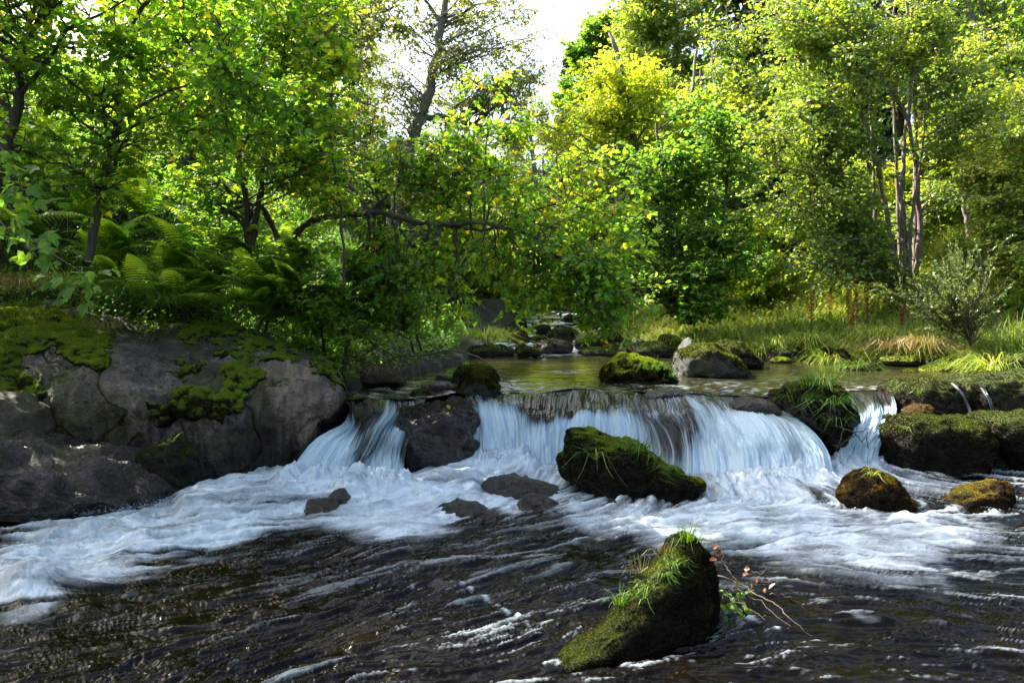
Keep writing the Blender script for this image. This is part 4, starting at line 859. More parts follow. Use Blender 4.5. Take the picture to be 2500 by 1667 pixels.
make_tree('maple_tree', 'clump of thin stems with yellow green leaves behind the fern bank', [stem([(610, 600, 10.3), (600, 480, 10.4), (575, 330, 10.5), (560, 150, 10.6), (540, -60, 10.6)], .05, .015), stem([(615, 600, 10.3), (640, 430, 10.2), (660, 300, 10.2), (700, 100, 10.2), (720, -100, 10.2)], .04, .012), stem([(605, 600, 10.3), (585, 380, 10.0), (540, 250, 9.9), (490, 60, 9.9)], .03, .01)],
    [blob(560, 60, 10.6, 1.5, 1.2, 1.2, 18), blob(740, 130, 10.4, 1.2, 1.1, 1.1, 15), blob(640, 330, 10.2, 1.2, .9, .8, 13), blob(760, 380, 10.0, .9, .8, .7, 9), blob(650, -180, 10.4, 1.8, 1.4, 1.0, 5), blob(450, 420, 10.4, .8, .7, .5, 6), (-4.2, 10.2, 8.3, 1.3, 1.3, 2.0, 26), (-4.6, 9.2, 8.0, 1.0, 1.2, 1.4, 12)],  # last blobs: unseen high crown, added to shade the foam on the right
    'leaf_maple', 'bark_dark', 'maple', .082, 6, 4, 7, .36, 3, leaf_objs=120, flat=.6, rbias=.06)
make_tree('hazel_tree', 'hazel with long mossy limbs arching out over the upper pool', [
      stem([(690, 760, 10.6), (700, 640, 10.6), (730, 560, 10.5), (800, 530, 10.3), (930, 520, 10.2), (1030, 545, 10.1), (1100, 548, 10.0), (1180, 545, 9.9), (1290, 575, 9.8), (1380, 640, 9.7), (1430, 720, 9.7)], .058, .010),
      stem([(700, 650, 10.6), (660, 540, 10.6), (620, 500, 10.4), (540, 520, 10.2)], .05, .02), stem([(900, 522, 10.2), (940, 480, 10.4), (990, 462, 10.5), (1060, 480, 10.4), (1120, 520, 10.3)], .03, .01),
      stem([(1080, 548, 10.0), (1200, 560, 10.2), (1350, 500, 10.4), (1480, 520, 10.4)], .03, .008)],
    [blob(860, 610, 10.3, .8, .6, .5, 8), blob(1000, 650, 10.2, .6, .5, .5, 6), blob(1230, 600, 9.9, .6, .6, .4, 8), blob(1390, 610, 9.9, .7, .7, .7, 12), blob(1470, 720, 9.8, .4, .4, .45, 9), blob(1500, 560, 10.2, .7, .6, .7, 11),
     blob(1190, 470, 10.2, 1.0, .8, .5, 10), blob(880, 420, 10.3, .9, .8, .7, 9), blob(900, 740, 9.9, .6, .5, .3, 7), blob(1020, 780, 10.0, .6, .5, .25, 6), blob(1230, 720, 9.8, .3, .3, .35, 4), blob(1400, 440, 10.4, .8, .7, .6, 8), blob(1120, 380, 10.3, .5, .5, .6, 5)],
    'leaf_maple', 'bark_dark', 'maple', .082, 5, 4, 5, .30, 4, leaf_objs=290, flat=.65, droop=.28, rbias=.04, sub_len=.55, limb_r=.012)
make_tree('sapling', 'thin bare stemmed sapling at the edge of the left bank', [stem([(842, 700, 9.6), (835, 560, 9.6), (825, 450, 9.6), (808, 330, 9.6), (812, 180, 9.6)], .022, .006)],
    [blob(815, 250, 9.6, .5, .4, .7, 9), blob(830, 480, 9.6, .35, .35, .5, 4)], 'leaf_maple', 'bark_dark', 'maple', .09, 5, 3, 5, .28, 5, flat=.6, rbias=.2, cat='sapling')
make_tree('sapling', 'upright hazel shoots rising above the middle of the limb', [stem([(1180, 560, 10.0), (1185, 420, 10.0), (1195, 280, 10.0), (1210, 180, 10.0)], .016, .004), stem([(1150, 560, 10.1), (1150, 400, 10.1), (1145, 250, 10.2)], .014, .004)],
    [blob(1190, 330, 10.0, .55, .4, .8, 13), blob(1100, 380, 10.2, .5, .4, .6, 8)], 'leaf_maple', 'bark_dark', 'maple', .085, 4, 3, 5, .25, 6, flat=.6, rbias=.12, cat='sapling')
bsh = make_tree('bush', 'leafy green bush overhanging the dark left end of the pool', [stem([(840, 900, 10.3), (850, 800, 10.2), (860, 700, 10.2)], .03, .01), stem([(800, 900, 10.3), (780, 780, 10.0), (760, 700, 10.0)], .03, .01)],
    [blob(790, 720, 9.9, .5, .4, .35, 10), blob(880, 690, 10.2, .6, .5, .5, 12), blob(970, 700, 10.3, .6, .5, .4, 9), blob(830, 790, 9.8, .35, .3, .25, 6)], 'leaf_green', 'bark_dark', 'maple', .08, 5, 4, 6, .25, 7, flat=.6, rbias=.15, cat='bush')
q_ = P(640., 840., 10.3); copy_tree(bsh, tuple(q_), 1.2, .8, 'leafy bush rooted behind the right end of the outcrop')
q_ = P(450., 800., 10.5); copy_tree(bsh, tuple(q_), 2.6, .75, 'leafy bush behind the middle of the outcrop in front of the ferns')
q_ = P(1010., 860., 11.2); copy_tree(bsh, tuple(q_), 4.0, .7, 'low leafy bush behind the dead branch on the left shore')
# taller trees further up the left bank
lt = make_tree('maple_tree', 'tall yellow green maple high on the left slope', [stem([(430, 560, 14), (440, 300, 14), (430, 60, 14), (450, -250, 14), (440, -500, 14)], .13, .03)],
    [blob(430, 0, 14, 2.2, 2, 1.8, 20), blob(300, -260, 14, 2.2, 2, 1.8, 10), blob(560, -260, 14, 2.2, 2, 1.8, 10), blob(440, 260, 14, 2.0, 1.8, 1.2, 14)], 'leaf_maple', 'bark_dark', 'oval', .105, 7, 5, 7, .5, 8, flat=.6, rbias=.1)
tb = lt.location.copy()
def put(src, x, y, rz, sc, label, group=None, dz=-.2):
    return copy_tree(src, (x, y, gz(x, y) + dz), rz, sc, label, group)
GL = 'maples covering the left slope'
put(lt, -9.8, 10.4, 2.5, .9, 'unseen maple added beyond the upper left corner to shade the slab', GL)  # extra copy outside the view, put in to keep sun off the slab
put(lt, -9.5, 12.0, 1.0, .8, 'maple crown filling the upper left corner behind the leaning tree', GL)
put(lt, -8.2, 17.5, 2.2, .75, 'maple behind the slim dark maple on the left slope', GL)
put(lt, -6.2, 15.5, 4.0, .7, 'maple standing behind the thin stem clump', GL)
put(lt, -5.2, 19.5, 5.1, .6, 'backlit maple behind the arching hazel on the left bank', GL)
put(lt, -9.0, 7.6, .3, .9, 'maple leaning in from beyond the left frame edge', GL)
put(lt, -11.5, 9.0, 3.3, .8, 'maple above the outcrop beyond the left frame edge', GL)
put(lt, -6.5, 24.0, .8, .6, 'maple furthest along the left bank', GL)
for q, (x_, y_, rz_, s_, lb_) in enumerate([(-4.5, -3.2, 1, 1.0, 'unseen maple added left behind the camera to shade the foreground'), (1.5, -4.5, 2, 1.1, 'unseen maple added straight behind the camera to shade the foreground'), (6.0, -3.5, 4, 1.0, 'unseen maple added right behind the camera to shade the foreground'), (10.8, 3.5, 5, 1.1, 'unseen maple added beyond the right frame edge to shade the rapids'), (-10.5, -3.0, 3, 1.1, 'unseen maple added far left behind the camera to shade the foreground')]):  # out of view, added to block skylight from the foreground
    put(lt, x_, y_, rz_, s_, lb_, 'unseen maples added to shade the foreground')
# sparse tall tree against the sky
make_tree('aspen_tree', 'tall sparse grey tree against the white sky', [stem([(960, 560, 24), (985, 420, 24), (1010, 330, 24), (1045, 240, 24), (1070, 100, 24), (1090, 0, 24), (1110, -200, 24)], .26, .07),
      stem([(1010, 330, 24), (1040, 290, 24.5), (1110, 290, 25), (1200, 320, 25)], .13, .05), stem([(1000, 345, 24), (1050, 355, 23.5), (1058, 400, 23.5), (1030, 450, 23.5)], .08, .02),
      stem([(1080, 60, 24), (1020, -20, 24), (960, -60, 24)], .07, .02)],
    [blob(960, 60, 24, 1.6, 2, 2.0, 9), blob(1060, 160, 24, 1.6, 1.6, 2.0, 9), blob(1190, 110, 24.5, 1.8, 1.6, 2.2, 22), blob(1220, 260, 24.5, 1.5, 1.4, 1.4, 16), blob(920, 260, 24, 1.5, 1.4, 1.5, 12), blob(1120, -40, 24, 2.6, 2, 1.2, 14), blob(1290, 80, 25, 1.3, 1.4, 1.5, 14), blob(1010, 420, 24, 1.4, 1.2, 1.0, 6)],
    'leaf_sparse', 'bark_grey', 'quad', .10, 8, 4, 8, .45, 9, flat=1.2, gap=.2, droop=.2, limb_r=.018)
make_tree('aspen_tree', 'dark tree with layered boughs left of the sparse grey tree', [stem([(800, 500, 22), (800, 250, 22), (795, 0, 22), (790, -200, 22)], .22, .06), stem([(800, 180, 22), (870, 60, 22), (960, 20, 22)], .10, .03)],
    [blob(880, 60, 22, 1.6, 1.6, 1.4, 12), blob(790, 0, 22, 1.5, 1.5, 1.5, 12), blob(860, -120, 22, 2.4, 2, 1.4, 8), blob(820, 230, 22, 1.3, 1.4, 1.2, 9)], 'leaf_sparse', 'bark_grey', 'quad', .14, 7, 4, 8, .4, 10, flat=1.1, gap=.2, droop=.25)
# ------------------------------------------------------------------ right bank trees
def tree_at(fn, *a, **k): return fn(*a, **k)
ye = make_tree('maple_tree', 'glowing yellow maple in the middle of the far bank', [stem([(1640, 800, 24), (1620, 560, 24), (1560, 380, 24), (1520, 200, 24), (1490, 80, 24)], .22, .05), stem([(1625, 560, 24), (1680, 330, 24), (1700, 120, 24)], .12, .04)],
    [blob(1500, 210, 24, 1.3, 1.5, 1.0, 13), blob(1400, 330, 24, 1.5, 1.6, .9, 13), blob(1600, 300, 24, 1.9, 1.8, 1.1, 16), blob(1740, 330, 24, 1.4, 1.5, 1.6, 14), blob(1430, 470, 24, 1.9, 1.6, .8, 14), blob(1590, 450, 24, 1.9, 1.5, .9, 13), blob(1330, 560, 24, 1.2, 1.5, .7, 9), blob(1520, 620, 24, 1.9, 1.5, .9, 12), blob(1640, 640, 24, 1.6, 1.4, .9, 10)], 'leaf_yellow', 'bark_grey', 'oval', .12, 8, 5, 9, .55, 20, flat=.7)
make_tree('maple_tree', 'tall pale green tree reaching the sky right of centre', [stem([(1720, 760, 28), (1690, 500, 28), (1660, 250, 28), (1650, 100, 28), (1640, -60, 28)], .28, .07), stem([(1665, 240, 28), (1580, 60, 28), (1520, 0, 28)], .09, .03)],
    [blob(1620, 110, 28, 2.0, 2, 1.8, 22), blob(1560, 60, 28, 1.2, 1.5, 1.0, 10), blob(1660, 0, 28, 2.2, 2, 1.6, 18), blob(1620, 250, 28, 2.2, 2, 1.8, 20), blob(1640, -150, 28, 2.4, 2, 1.5, 12), blob(1500, 300, 29, 2.0, 2, 1.6, 14)], 'leaf_alder', 'bark_grey', 'quad', .14, 8, 5, 9, .6, 21, flat=.8, rbias=.1)
dk = make_tree('maple_tree', 'dark green maple whose boughs hang to the right bank', [stem([(1690, 790, 17.5), (1670, 650, 17.5), (1640, 540, 17.5), (1620, 420, 17.5), (1600, 300, 17.5)], .10, .03), stem([(1680, 700, 17.5), (1760, 560, 17.3), (1775, 420, 17.3), (1780, 350, 17.3)], .06, .02)],
    [blob(1600, 430, 17.5, 1.4, 1.0, .7, 13), blob(1740, 440, 17.3, .9, 1.0, .5, 8), blob(1770, 570, 17.0, .8, .8, .35, 9), blob(1720, 670, 17.0, .9, .7, .35, 9), blob(1590, 560, 17.5, 1.3, 1.0, .5, 11), blob(1600, 690, 17.2, .8, .8, .3, 6), blob(1680, 330, 17.5, 1.0, 1, .8, 9), blob(1690, 745, 16.9, .9, .6, .22, 8), blob(1500, 640, 17.6, .9, .8, .4, 7), blob(1830, 640, 17.4, .8, .8, .3, 6)],
    'leaf_green', 'bark_dark', 'oval', .12, 7, 5, 5, .42, 22, flat=.45)
al = make_tree('alder_tree', 'many stemmed alder with pink grey trunks on the right bank', [
      stem([(2205, 712, 18.5), (2180, 610, 18.3), (2165, 520, 18.4), (2130, 360, 18.4), (2080, 220, 18.4)], .085, .03), stem([(2215, 712, 18.4), (2208, 600, 18.3), (2200, 470, 18.3), (2215, 300, 18.3), (2230, 120, 18.3), (2225, -100, 18.3)], .085, .03),
      stem([(2225, 712, 18.6), (2235, 600, 18.6), (2236, 400, 18.6), (2232, 200, 18.6), (2210, 0, 18.6)], .08, .03), stem([(2195, 705, 18.6), (2130, 620, 18.6), (2110, 540, 18.6), (2050, 420, 18.6), (2010, 330, 18.6)], .065, .025),
      stem([(2190, 700, 18.7), (2140, 610, 18.9), (2135, 500, 18.9), (2130, 380, 18.9), (2120, 200, 18.9)], .065, .025), stem([(2212, 708, 18.8), (2195, 600, 18.9), (2190, 420, 18.9), (2180, 200, 18.9), (2185, 0, 18.9)], .06, .025), stem([(2222, 710, 18.3), (2222, 560, 18.2), (2250, 380, 18.2), (2262, 200, 18.2)], .055, .02), stem([(2230, 705, 18.5), (2245, 560, 18.5), (2225, 330, 18.2), (2160, 200, 17.9), (2080, 160, 17.7)], .08, .03)],
    [blob(2000, 200, 18, 1.7, 1.5, 1.2, 24), blob(1900, 330, 17.8, 1.4, 1.3, 1.1, 18), blob(2020, 400, 18.2, 1.3, 1.2, .9, 16), blob(1980, 540, 17.5, 1.4, 1.1, .9, 17), blob(2030, 610, 17.6, 1.0, .8, .6, 11), blob(2100, 60, 18.2, 1.9, 1.5, 1.3, 20), blob(1930, 80, 18.2, 1.5, 1.4, 1.2, 16),
     blob(2300, 120, 18.4, 1.5, 1.4, 1.3, 16), blob(2330, 330, 18.4, 1.2, 1.2, 1.1, 13), blob(1960, 660, 16.9, .8, .7, .5, 8), blob(2290, 520, 19.5, 1.2, 1.0, .8, 9), blob(1830, 460, 17.8, .9, 1, .9, 9)],
    'leaf_alder', 'bark_alder', 'oval', .10, 8, 5, 6, .42, 23, flat=.85, limb_r=.022)
make_tree('alder_tree', 'thin crooked trunk standing alone on the sunny right slope', [stem([(2372, 660, 20), (2362, 560, 20), (2352, 480, 20), (2345, 380, 20), (2340, 200, 20)], .09, .04)],
    [blob(2345, 300, 20, 1.0, 1.0, 1.4, 13), blob(2400, 180, 20, 1.2, 1, 1.2, 12)], 'leaf_alder', 'bark_grey', 'oval', .10, 7, 5, 6, .42, 24, flat=.85, rbias=.05)
rt = make_tree('ash_tree', 'tall ash with a straight grey trunk in the upper right corner', [stem([(2420, 520, 24), (2400, 360, 24), (2375, 180, 24), (2365, 0, 24), (2350, -200, 24)], .22, .09), stem([(2430, 520, 24), (2415, 300, 24.2), (2395, 0, 24.2)], .13, .05)],
    [blob(2470, 120, 23.5, 1.8, 1.6, 1.6, 18), blob(2300, 60, 24, 1.6, 1.6, 1.6, 14), blob(2400, -150, 24, 2.6, 2, 1.6, 18), blob(2440, 330, 23.5, 1.5, 1.5, 1.2, 12), blob(2560, 300, 23.5, 1.8, 1.5, 1.6, 14)], 'leaf_alder', 'bark_grey', 'quad', .13, 8, 6, 6, .55, 25, flat=.9, gap=.2)
make_tree('willow_bush', 'pale grey green willow bush at the right edge', [stem([(2470, 680, 16.5), (2450, 540, 16.5), (2440, 420, 16.5)], .05, .02), stem([(2500, 690, 16.3), (2510, 500, 16.3), (2520, 380, 16.3)], .05, .02)],
    [blob(2440, 480, 16.3, .9, .9, 1.0, 18), blob(2520, 420, 16.0, 1.2, 1.0, 1.3, 20), blob(2400, 600, 16.3, .8, .7, .6, 12), blob(2500, 620, 15.8, .9, .7, .7, 14), blob(2540, 250, 16.5, 1.2, 1, 1.0, 12)], 'leaf_alder', 'bark_grey', 'quad', .085, 8, 6, 9, .34, 26, flat=.9, rbias=.22, cat='bush')
# conifers
def conifer(name, label, base, H, rad, seed, droop=.35, cat='spruce'):
    rg = np.random.default_rng(seed); wood = Wood(); b = np.array(base, float)
    st = np.stack([b[0] + 0 * np.linspace(0, 1, 10), b[1] + 0 * np.linspace(0, 1, 10), b[2] + H * np.linspace(0, 1, 10)], 1)
    wood.add(*tubes(st[None], np.linspace(.3, .03, 10)[None], 8))
    n = int(H * 11); h = np.sort(rg.uniform(.12, 1, n)) ; an = rg.uniform(0, 2 * np.pi, n); L = rad * (1.02 - h) ** .8 * rg.uniform(.7, 1.1, n)
    p0 = np.stack([b[0] + 0 * h, b[1] + 0 * h, b[2] + H * h], 1); d = np.stack([np.cos(an), np.sin(an), 0 * an - droop], 1)
    p1 = p0 + d * L[:, None]; br = bend(p0, p1, 5, rg, .02, .06); wood.add(*tubes(br, np.linspace(.04, .008, 5)[None] * np.ones((n, 1)), 4))
    kk = np.repeat(np.arange(n), 70); t = rg.uniform(.1, 1, len(kk)); f = t * 4; i0 = np.minimum(f.astype(int), 3); fr = (f - i0)[:, None]
    pos = br[kk, i0] * (1 - fr) + br[kk, i0 + 1] * fr; side = np.cross(d[kk], (0, 0, 1.)) * rg.choice([-1, 1], len(kk))[:, None] * rg.uniform(.2, 1, len(kk))[:, None]
    dv = unit(side + d[kk] * .5 + np.array([0, 0, -.9])); size = .38 * rg.uniform(.5, 1.2, len(kk))
    T, Ft = LEAF['quad']; V, Fc, r = leaves_geo('quad', pos + rg.normal(size=pos.shape) * .08, dv, rg.normal(size=pos.shape), size, rg.uniform(0, 1, len(kk)))
    root = empty(name, b); tag(root, label, 'tree'); link('trunk', wood.mesh('trunk', M['bark_dark'], b), root)
    tag(link('foliage', make_mesh('foliage', V - b, Fc, M['leaf_conifer'], smooth_=False, attrs={'rnd': r}), root), kind='stuff')
    return root
def gp(px, Y, dz=0.0):
    x = (px - CX) / F * Y; return (x, Y, gz(x, Y) + dz)
sp1 = conifer('spruce_tree', 'dark shaggy spruce behind the right alder', gp(1810, 30), 19, 3.2, 31)
c2 = copy_tree(sp1, gp(1975, 27), 1.4, .95, 'dark spruce whose trunk shows black behind the alder leaves')
c3 = copy_tree(sp1, gp(1385, 62), .6, .95, 'distant narrow conifer at the left edge of the sky gap')
c4 = copy_tree(sp1, gp(1415, 70), 2.6, .9, 'far conifer tip beside the round crowned tree')
c5 = copy_tree(sp1, gp(2180, 32), 3.1, .9, 'dark spruce far behind the pink grey stems')
rd = make_tree('pine_tree', 'far tree with a dense rounded crown at the sky gap', [stem([(1480, 700, 55), (1480, 300, 55), (1475, 100, 55)], .4, .12)],
    [blob(1470, 85, 55, 1.6, 2, 1.3, 22), blob(1520, 120, 55, 1.5, 1.5, 1.0, 15), blob(1440, 150, 55, 1.8, 2, 1.6, 22), blob(1520, 210, 55, 2.2, 2, 2.0, 22), blob(1420, 250, 55, 2.2, 2, 2.0, 22)], 'leaf_green', 'bark_grey', 'quad', .30, 9, 6, 9, .6, 32, flat=.7)
# background trees
GB = 'background trees closing the valley'
bgt = [(rt, 1170, 42, .85, 'pale tree low in the middle of the sky gap'), (rt, 860, 30, .85, 'pale tree in the sky gap left of the sparse grey tree'), (rt, 745, 27, .9, 'pale tree rising behind the thin stemmed sapling'), (rt, 1335, 41, 1.0, 'pale tree closing the sky gap on its right side'), (rt, 1265, 46, .72, 'low pale tree at the bottom of the sky gap'), (rt, 1400, 36, .95, 'pale tree left of the glowing maple'), (rt, 1790, 24, .95, 'pale green tree between the dark green maple and the alder'), (rt, 1960, 31, 1.1, 'light tree on the slope behind the alder crown'), (ye, 1250, 40, .5, 'yellow green tree closing the view above the far riffle'), (ye, 1180, 46, .5, 'tree left behind the far riffle bushes'), (dk, 1330, 36, .8, 'green tree behind the drooping hazel leaves'), (rt, 1880, 38, 1.3, 'pale tree on the hill between the spruces'),
       (rt, 2080, 40, 1.4, 'pale tree on the hill behind the alder'), (ye, 2200, 36, 1.1, 'yellow tinged tree on the hill behind the alder stems'), (rt, 2330, 44, 1.4, 'tall tree on the hill behind the thin crooked trunk'), (dk, 2420, 30, 1.8, 'green tree on the slope behind the willow bush'),
       (ye, 1560, 42, 1.2, 'yellow tree far behind the glowing maple'), (dk, 1750, 26, 1.7, 'green tree filling the dark gap right of the glowing maple'), (rt, 1640, 50, 1.5, 'tall hazy tree behind the middle of the far bank'), (dk, 1060, 34, .8, 'green tree behind the arching hazel limb'),
       (dk, 960, 28, .7, 'green tree at the back of the left bank'), (ye, 1420, 48, .8, 'yellow green tree at the foot of the sky gap'), (dk, 2560, 26, 1.7, 'green tree at the right frame edge'), (dk, 2000, 25, 1.3, 'low green tree in the dark behind the alder leaves'),
       (rt, 700, 34, .7, 'tree on the left ridge behind the stem clump'), (rt, 520, 30, .7, 'tree on the left ridge behind the slim maple'), (dk, 1120, 27, 1.1, 'small green tree on the left shore upstream')]
for i, (src, px_, Y, sc, lb) in enumerate(bgt): copy_tree(src, gp(px_, Y, -.3), i * 1.9, sc, lb, GB)
# bushes by the far riffle
bu = make_tree('bush', 'bright yellow bush lit by the sun above the far riffle', [stem([(1180, 790, 27), (1190, 700, 27), (1200, 640, 27)], .06, .02), stem([(1210, 790, 27), (1240, 700, 27)], .05, .02)],
    [blob(1180, 690, 27, 1.3, 1.0, 1.0, 24), blob(1260, 720, 27, 1.1, 1, .8, 18), blob(1190, 620, 27, 1.1, 1, .8, 16)], 'leaf_yellow', 'bark_grey', 'quad', .13, 8, 6, 8, .35, 40, flat=.9, rbias=-.05, cat='bush')
copy_tree(bu, gp(1360, 29), 2.0, 1.0, 'yellow green bush behind the large dark boulder upstream')
copy_tree(bu, gp(1120, 24), 4.0, .8, 'sunlit bush at the left shore upstream')
copy_tree(bu, gp(1470, 26), 5.0, .8, 'sunlit bush behind the black shaded boulder')
copy_tree(bu, gp(1850, 20.5), 1.0, .8, 'light green bush under the spruce on the right bank')
copy_tree(bu, gp(2300, 21.5), 3.0, .9, 'light bush on the sunny slope left of the willow')
copy_tree(bu, gp(2500, 21), 4.4, 1.0, 'light bush on the slope above the right meadow')
copy_tree(bu, gp(2080, 21), 2.4, .8, 'light bush behind the stems of the alder')

# ------------------------------------------------------------------ grass, ferns and small plants
def blades(pos, length, width, lean, rg, rnd, seg=3, dirs=None, curve=.6):
    n = len(pos); an = rg.uniform(0, 2 * np.pi, n) if dirs is None else dirs
    h = np.stack([np.cos(an), np.sin(an), 0 * an], 1); s = np.stack([-np.sin(an), np.cos(an), 0 * an], 1)
    an2 = an + rg.uniform(-1, 1, n) * 1.5; s = np.stack([-np.sin(an2), np.cos(an2), 0 * an], 1)
    rows = []
    for k in range(seg + 1):
        t = k / seg; out = lean * t + curve * lean * t * t * 1.6; up = np.sqrt(np.maximum(.02, 1 - np.minimum(out, .98) ** 2)) * t - .55 * lean * curve * t ** 3
        c = pos + h * (length * out * .9)[:, None] + np.array([0, 0, 1.]) * (length * up)[:, None]; w = width * (1 - t ** 1.5) + .0006
        rows.append(c - s * w[:, None]); rows.append(c + s * w[:, None])
    V = np.stack(rows, 1); base = np.array([(2 * k, 2 * k + 1, 2 * k + 3, 2 * k + 2) for k in range(seg)])
    Fq = base[None] + (np.arange(n) * (2 * seg + 2))[:, None, None]
    return V.reshape(-1, 3), Fq.reshape(-1, 4), np.repeat(rnd, 2 * seg + 2)
def meadow(name, label, n, x0, x1, y0, y1, L, matn, accept, seed, clump=.6, w=.006, lean=(.15, .7), cat='grass', rb=0.0):
    rg = np.random.default_rng(seed); x = rg.uniform(x0, x1, n); y = y0 + (y1 - y0) * rg.uniform(0, 1, n) ** 1.3
    p = np.stack([x, y, 0 * x], 1); c = fbm(p, 1.6, 3); ok = accept(x, y) & (c > -clump); x, y, c = x[ok], y[ok], c[ok]
    z = ground_h(x, y); pos = np.stack([x, y, z - .02], 1)
    ln = L * rg.uniform(.45, 1.3, len(x)) * (1 + .7 * c); rnd = np.clip(rg.beta(2, 2, len(x)) + .35 * fbm(pos, .5, 2) + rb, 0, 1)
    cd = np.arctan2(fbm(pos + 9, .9, 2), fbm(pos + 31, .9, 2)) + rg.normal(0, .9, len(x))
    V, Fq, r = blades(pos, ln, np.full(len(x), w), rg.uniform(lean[0], lean[1], len(x)), rg, rnd, dirs=cd)
    o = link(name, make_mesh(name, V, Fq, M[matn], smooth_=False, attrs={'rnd': r})); return tag(o, label, cat, kind='stuff')
def on_right(x, y): return inside(x, np.minimum(y, 89), RPOLY)
def on_left(x, y): return inside(x, np.minimum(y, 89), LPOLY)
meadow('meadow_grass', 'long sunlit grass along the right bank', 60000, 2.5, 14, 13.5, 24, .5, 'grass', on_right, 60, w=.009)
meadow('dry_grass', 'straw coloured stems mixed through the right meadow', 9000, 2.5, 14, 13.5, 24, .62, 'grass_dry', on_right, 66, w=.006, clump=.1)
meadow('slope_grass', 'pale grass and herbs on the slope behind the right meadow', 26000, 3, 24, 20, 36, .6, 'grass', on_right, 61, w=.016, rb=-.05)
meadow('bank_grass', 'shaded green grass on the left bank above the outcrop', 22000, -8, -.5, 9.6, 22, .32, 'fern', lambda x, y: on_left(x, y) & (seg_dist(x, y, LS) > .5), 62, w=.008, rb=-.1)
def carpet(name, label, n, x0, x1, y0, y1, size, matn, accept, seed, hmax, kind='oval', rb=0.0):
    """low broad-leaved ground cover"""
    rg = np.random.default_rng(seed); x = rg.uniform(x0, x1, n); y = rg.uniform(y0, y1, n); ok = accept(x, y); x, y = x[ok], y[ok]
    p = np.stack([x, y, 0 * x], 1); hh = hmax * (.6 + .7 * fbm(p, 3.1, 3)).clip(.15, 1.3) * rg.uniform(0, 1, len(x)) ** 1.5
    pos = np.stack([x, y, ground_h(x, y) + hh], 1); d = rg.normal(size=pos.shape); d[:, 2] = d[:, 2] * .3 - .2
    nrm = np.array([0, -.25, 1.]) + rg.normal(size=pos.shape) * .5
    rnd = np.clip(rg.beta(2, 2, len(x)) + .3 * fbm(pos, .8, 2) + rb, 0, 1)
    V, Fc, r = leaves_geo(kind, pos, d, nrm, size * rg.uniform(.5, 1.3, len(x)), rnd)
    return tag(link(name, make_mesh(name, V, Fc, M[matn], smooth_=False, attrs={'rnd': r})), label, 'undergrowth', kind='stuff')
carpet('undergrowth', 'dark leafy undergrowth covering the left slope', 60000, -12, -1.2, 9.8, 20, .075, 'leaf_green', lambda x, y: on_left(x, y) & (seg_dist(x, y, LS) > .15), 63, .6, rb=-.05)
carpet('undergrowth', 'leafy herbs along the foot of the right slope', 50000, 2.5, 22, 17, 30, .09, 'leaf_alder', lambda x, y: on_right(x, y) & (seg_dist(x, y, RS) > 2.0), 64, .9, 'quad', rb=.05)
carpet('undergrowth', 'low scrub on the far hillsides', 60000, -30, 45, 26, 60, .22, 'leaf_alder', lambda x, y: (on_right(x, y) | on_left(x, y)), 65, 1.6, 'quad', rb=.1)

# fern: fronds are parts
def frond_mesh(L, seed, width=.15):
    rg = np.random.default_rng(seed); n = 20; t = np.linspace(.12, 1, n)
    def mid(t): return np.stack([0 * t, L * (t * .86), L * (.72 * t - .50 * t ** 2.2)], -1)
    pos = mid(t); ln = width * 1.25 * np.sin(np.pi * np.clip(t, .0, 1) ** .75) ** .8 * (1.02 - t * .55) * L / .7
    Vs = []; Fs = []; k = 0
    for s in (-1, 1):
        for i in range(n):
            d = np.array([s * .93, .36, -.16]); c = np.array([0, 1, .1]); w = L * .021
            a, b_ = pos[i] - c * w, pos[i] + c * w; e = pos[i] + d * ln[i] * rg.uniform(.9, 1.08) + (0, 0, -.15 * ln[i]); m_ = (pos[i] + d * ln[i] * .55)
            Vs += [a, b_, m_ + c * w * .9, m_ - c * w * .8, e]; Fs += [(k, k + 1, k + 2), (k, k + 2, k + 3), (k + 3, k + 2, k + 4)]; k += 5
    st = mid(np.linspace(0, 1, 8)); V2, F2 = tubes(st[None], np.linspace(.004, .001, 8)[None], 3)
    V = np.concatenate([np.array(Vs), V2]); rnd = np.full(len(V), .35 + .5 * rg.uniform())
    return make_mesh('frond', V, [np.array(Fs), F2 + k], M['fern'], smooth_=False, attrs={'rnd': rnd})
FR_ = [frond_mesh(L, 70 + i) for i, L in enumerate((.62, .75, .55, .7))]
def fern(loc, sc, seed, n=9, face=None, label=None):
    rg = np.random.default_rng(seed); root = empty('fern', loc)
    for i in range(n):
        o = bpy.data.objects.new('frond', FR_[(i + seed) % 4]); COL.objects.link(o); o.parent = root
        az = 2 * np.pi * i / n + rg.uniform(-.3, .3) if face is None else face + rg.uniform(-1.1, 1.1)
        o.rotation_euler = (rg.uniform(-.25, .45), 0, az); s = sc * rg.uniform(.75, 1.15); o.scale = (s, s, s)
    return tag(root, label or 'green fern among the ferns massed above the outcrop', 'fern', 'ferns on the shaded left bank' if not label else None)
rg = np.random.default_rng(80); fi = 0
spots = [(440, 700, 9.6), (520, 660, 9.9), (590, 640, 10.0), (650, 690, 9.8), (560, 720, 9.5), (480, 620, 10.4), (400, 640, 10.0), (330, 600, 10.2), (350, 690, 9.4), (620, 600, 10.6), (700, 640, 10.3), (740, 700, 10.0), (270, 560, 10.2), (210, 520, 10.4), (160, 480, 10.6), (290, 660, 9.4),
         (420, 560, 10.8), (540, 590, 10.6), (680, 580, 10.9), (770, 620, 10.6), (120, 420, 10.6), (60, 380, 10.6), (230, 440, 11), (160, 330, 11), (760, 560, 11.2), (620, 740, 9.7), (250, 610, 9.8), (90, 560, 9.6), (30, 520, 9.4), (350, 500, 11.2), (480, 520, 11.3)]
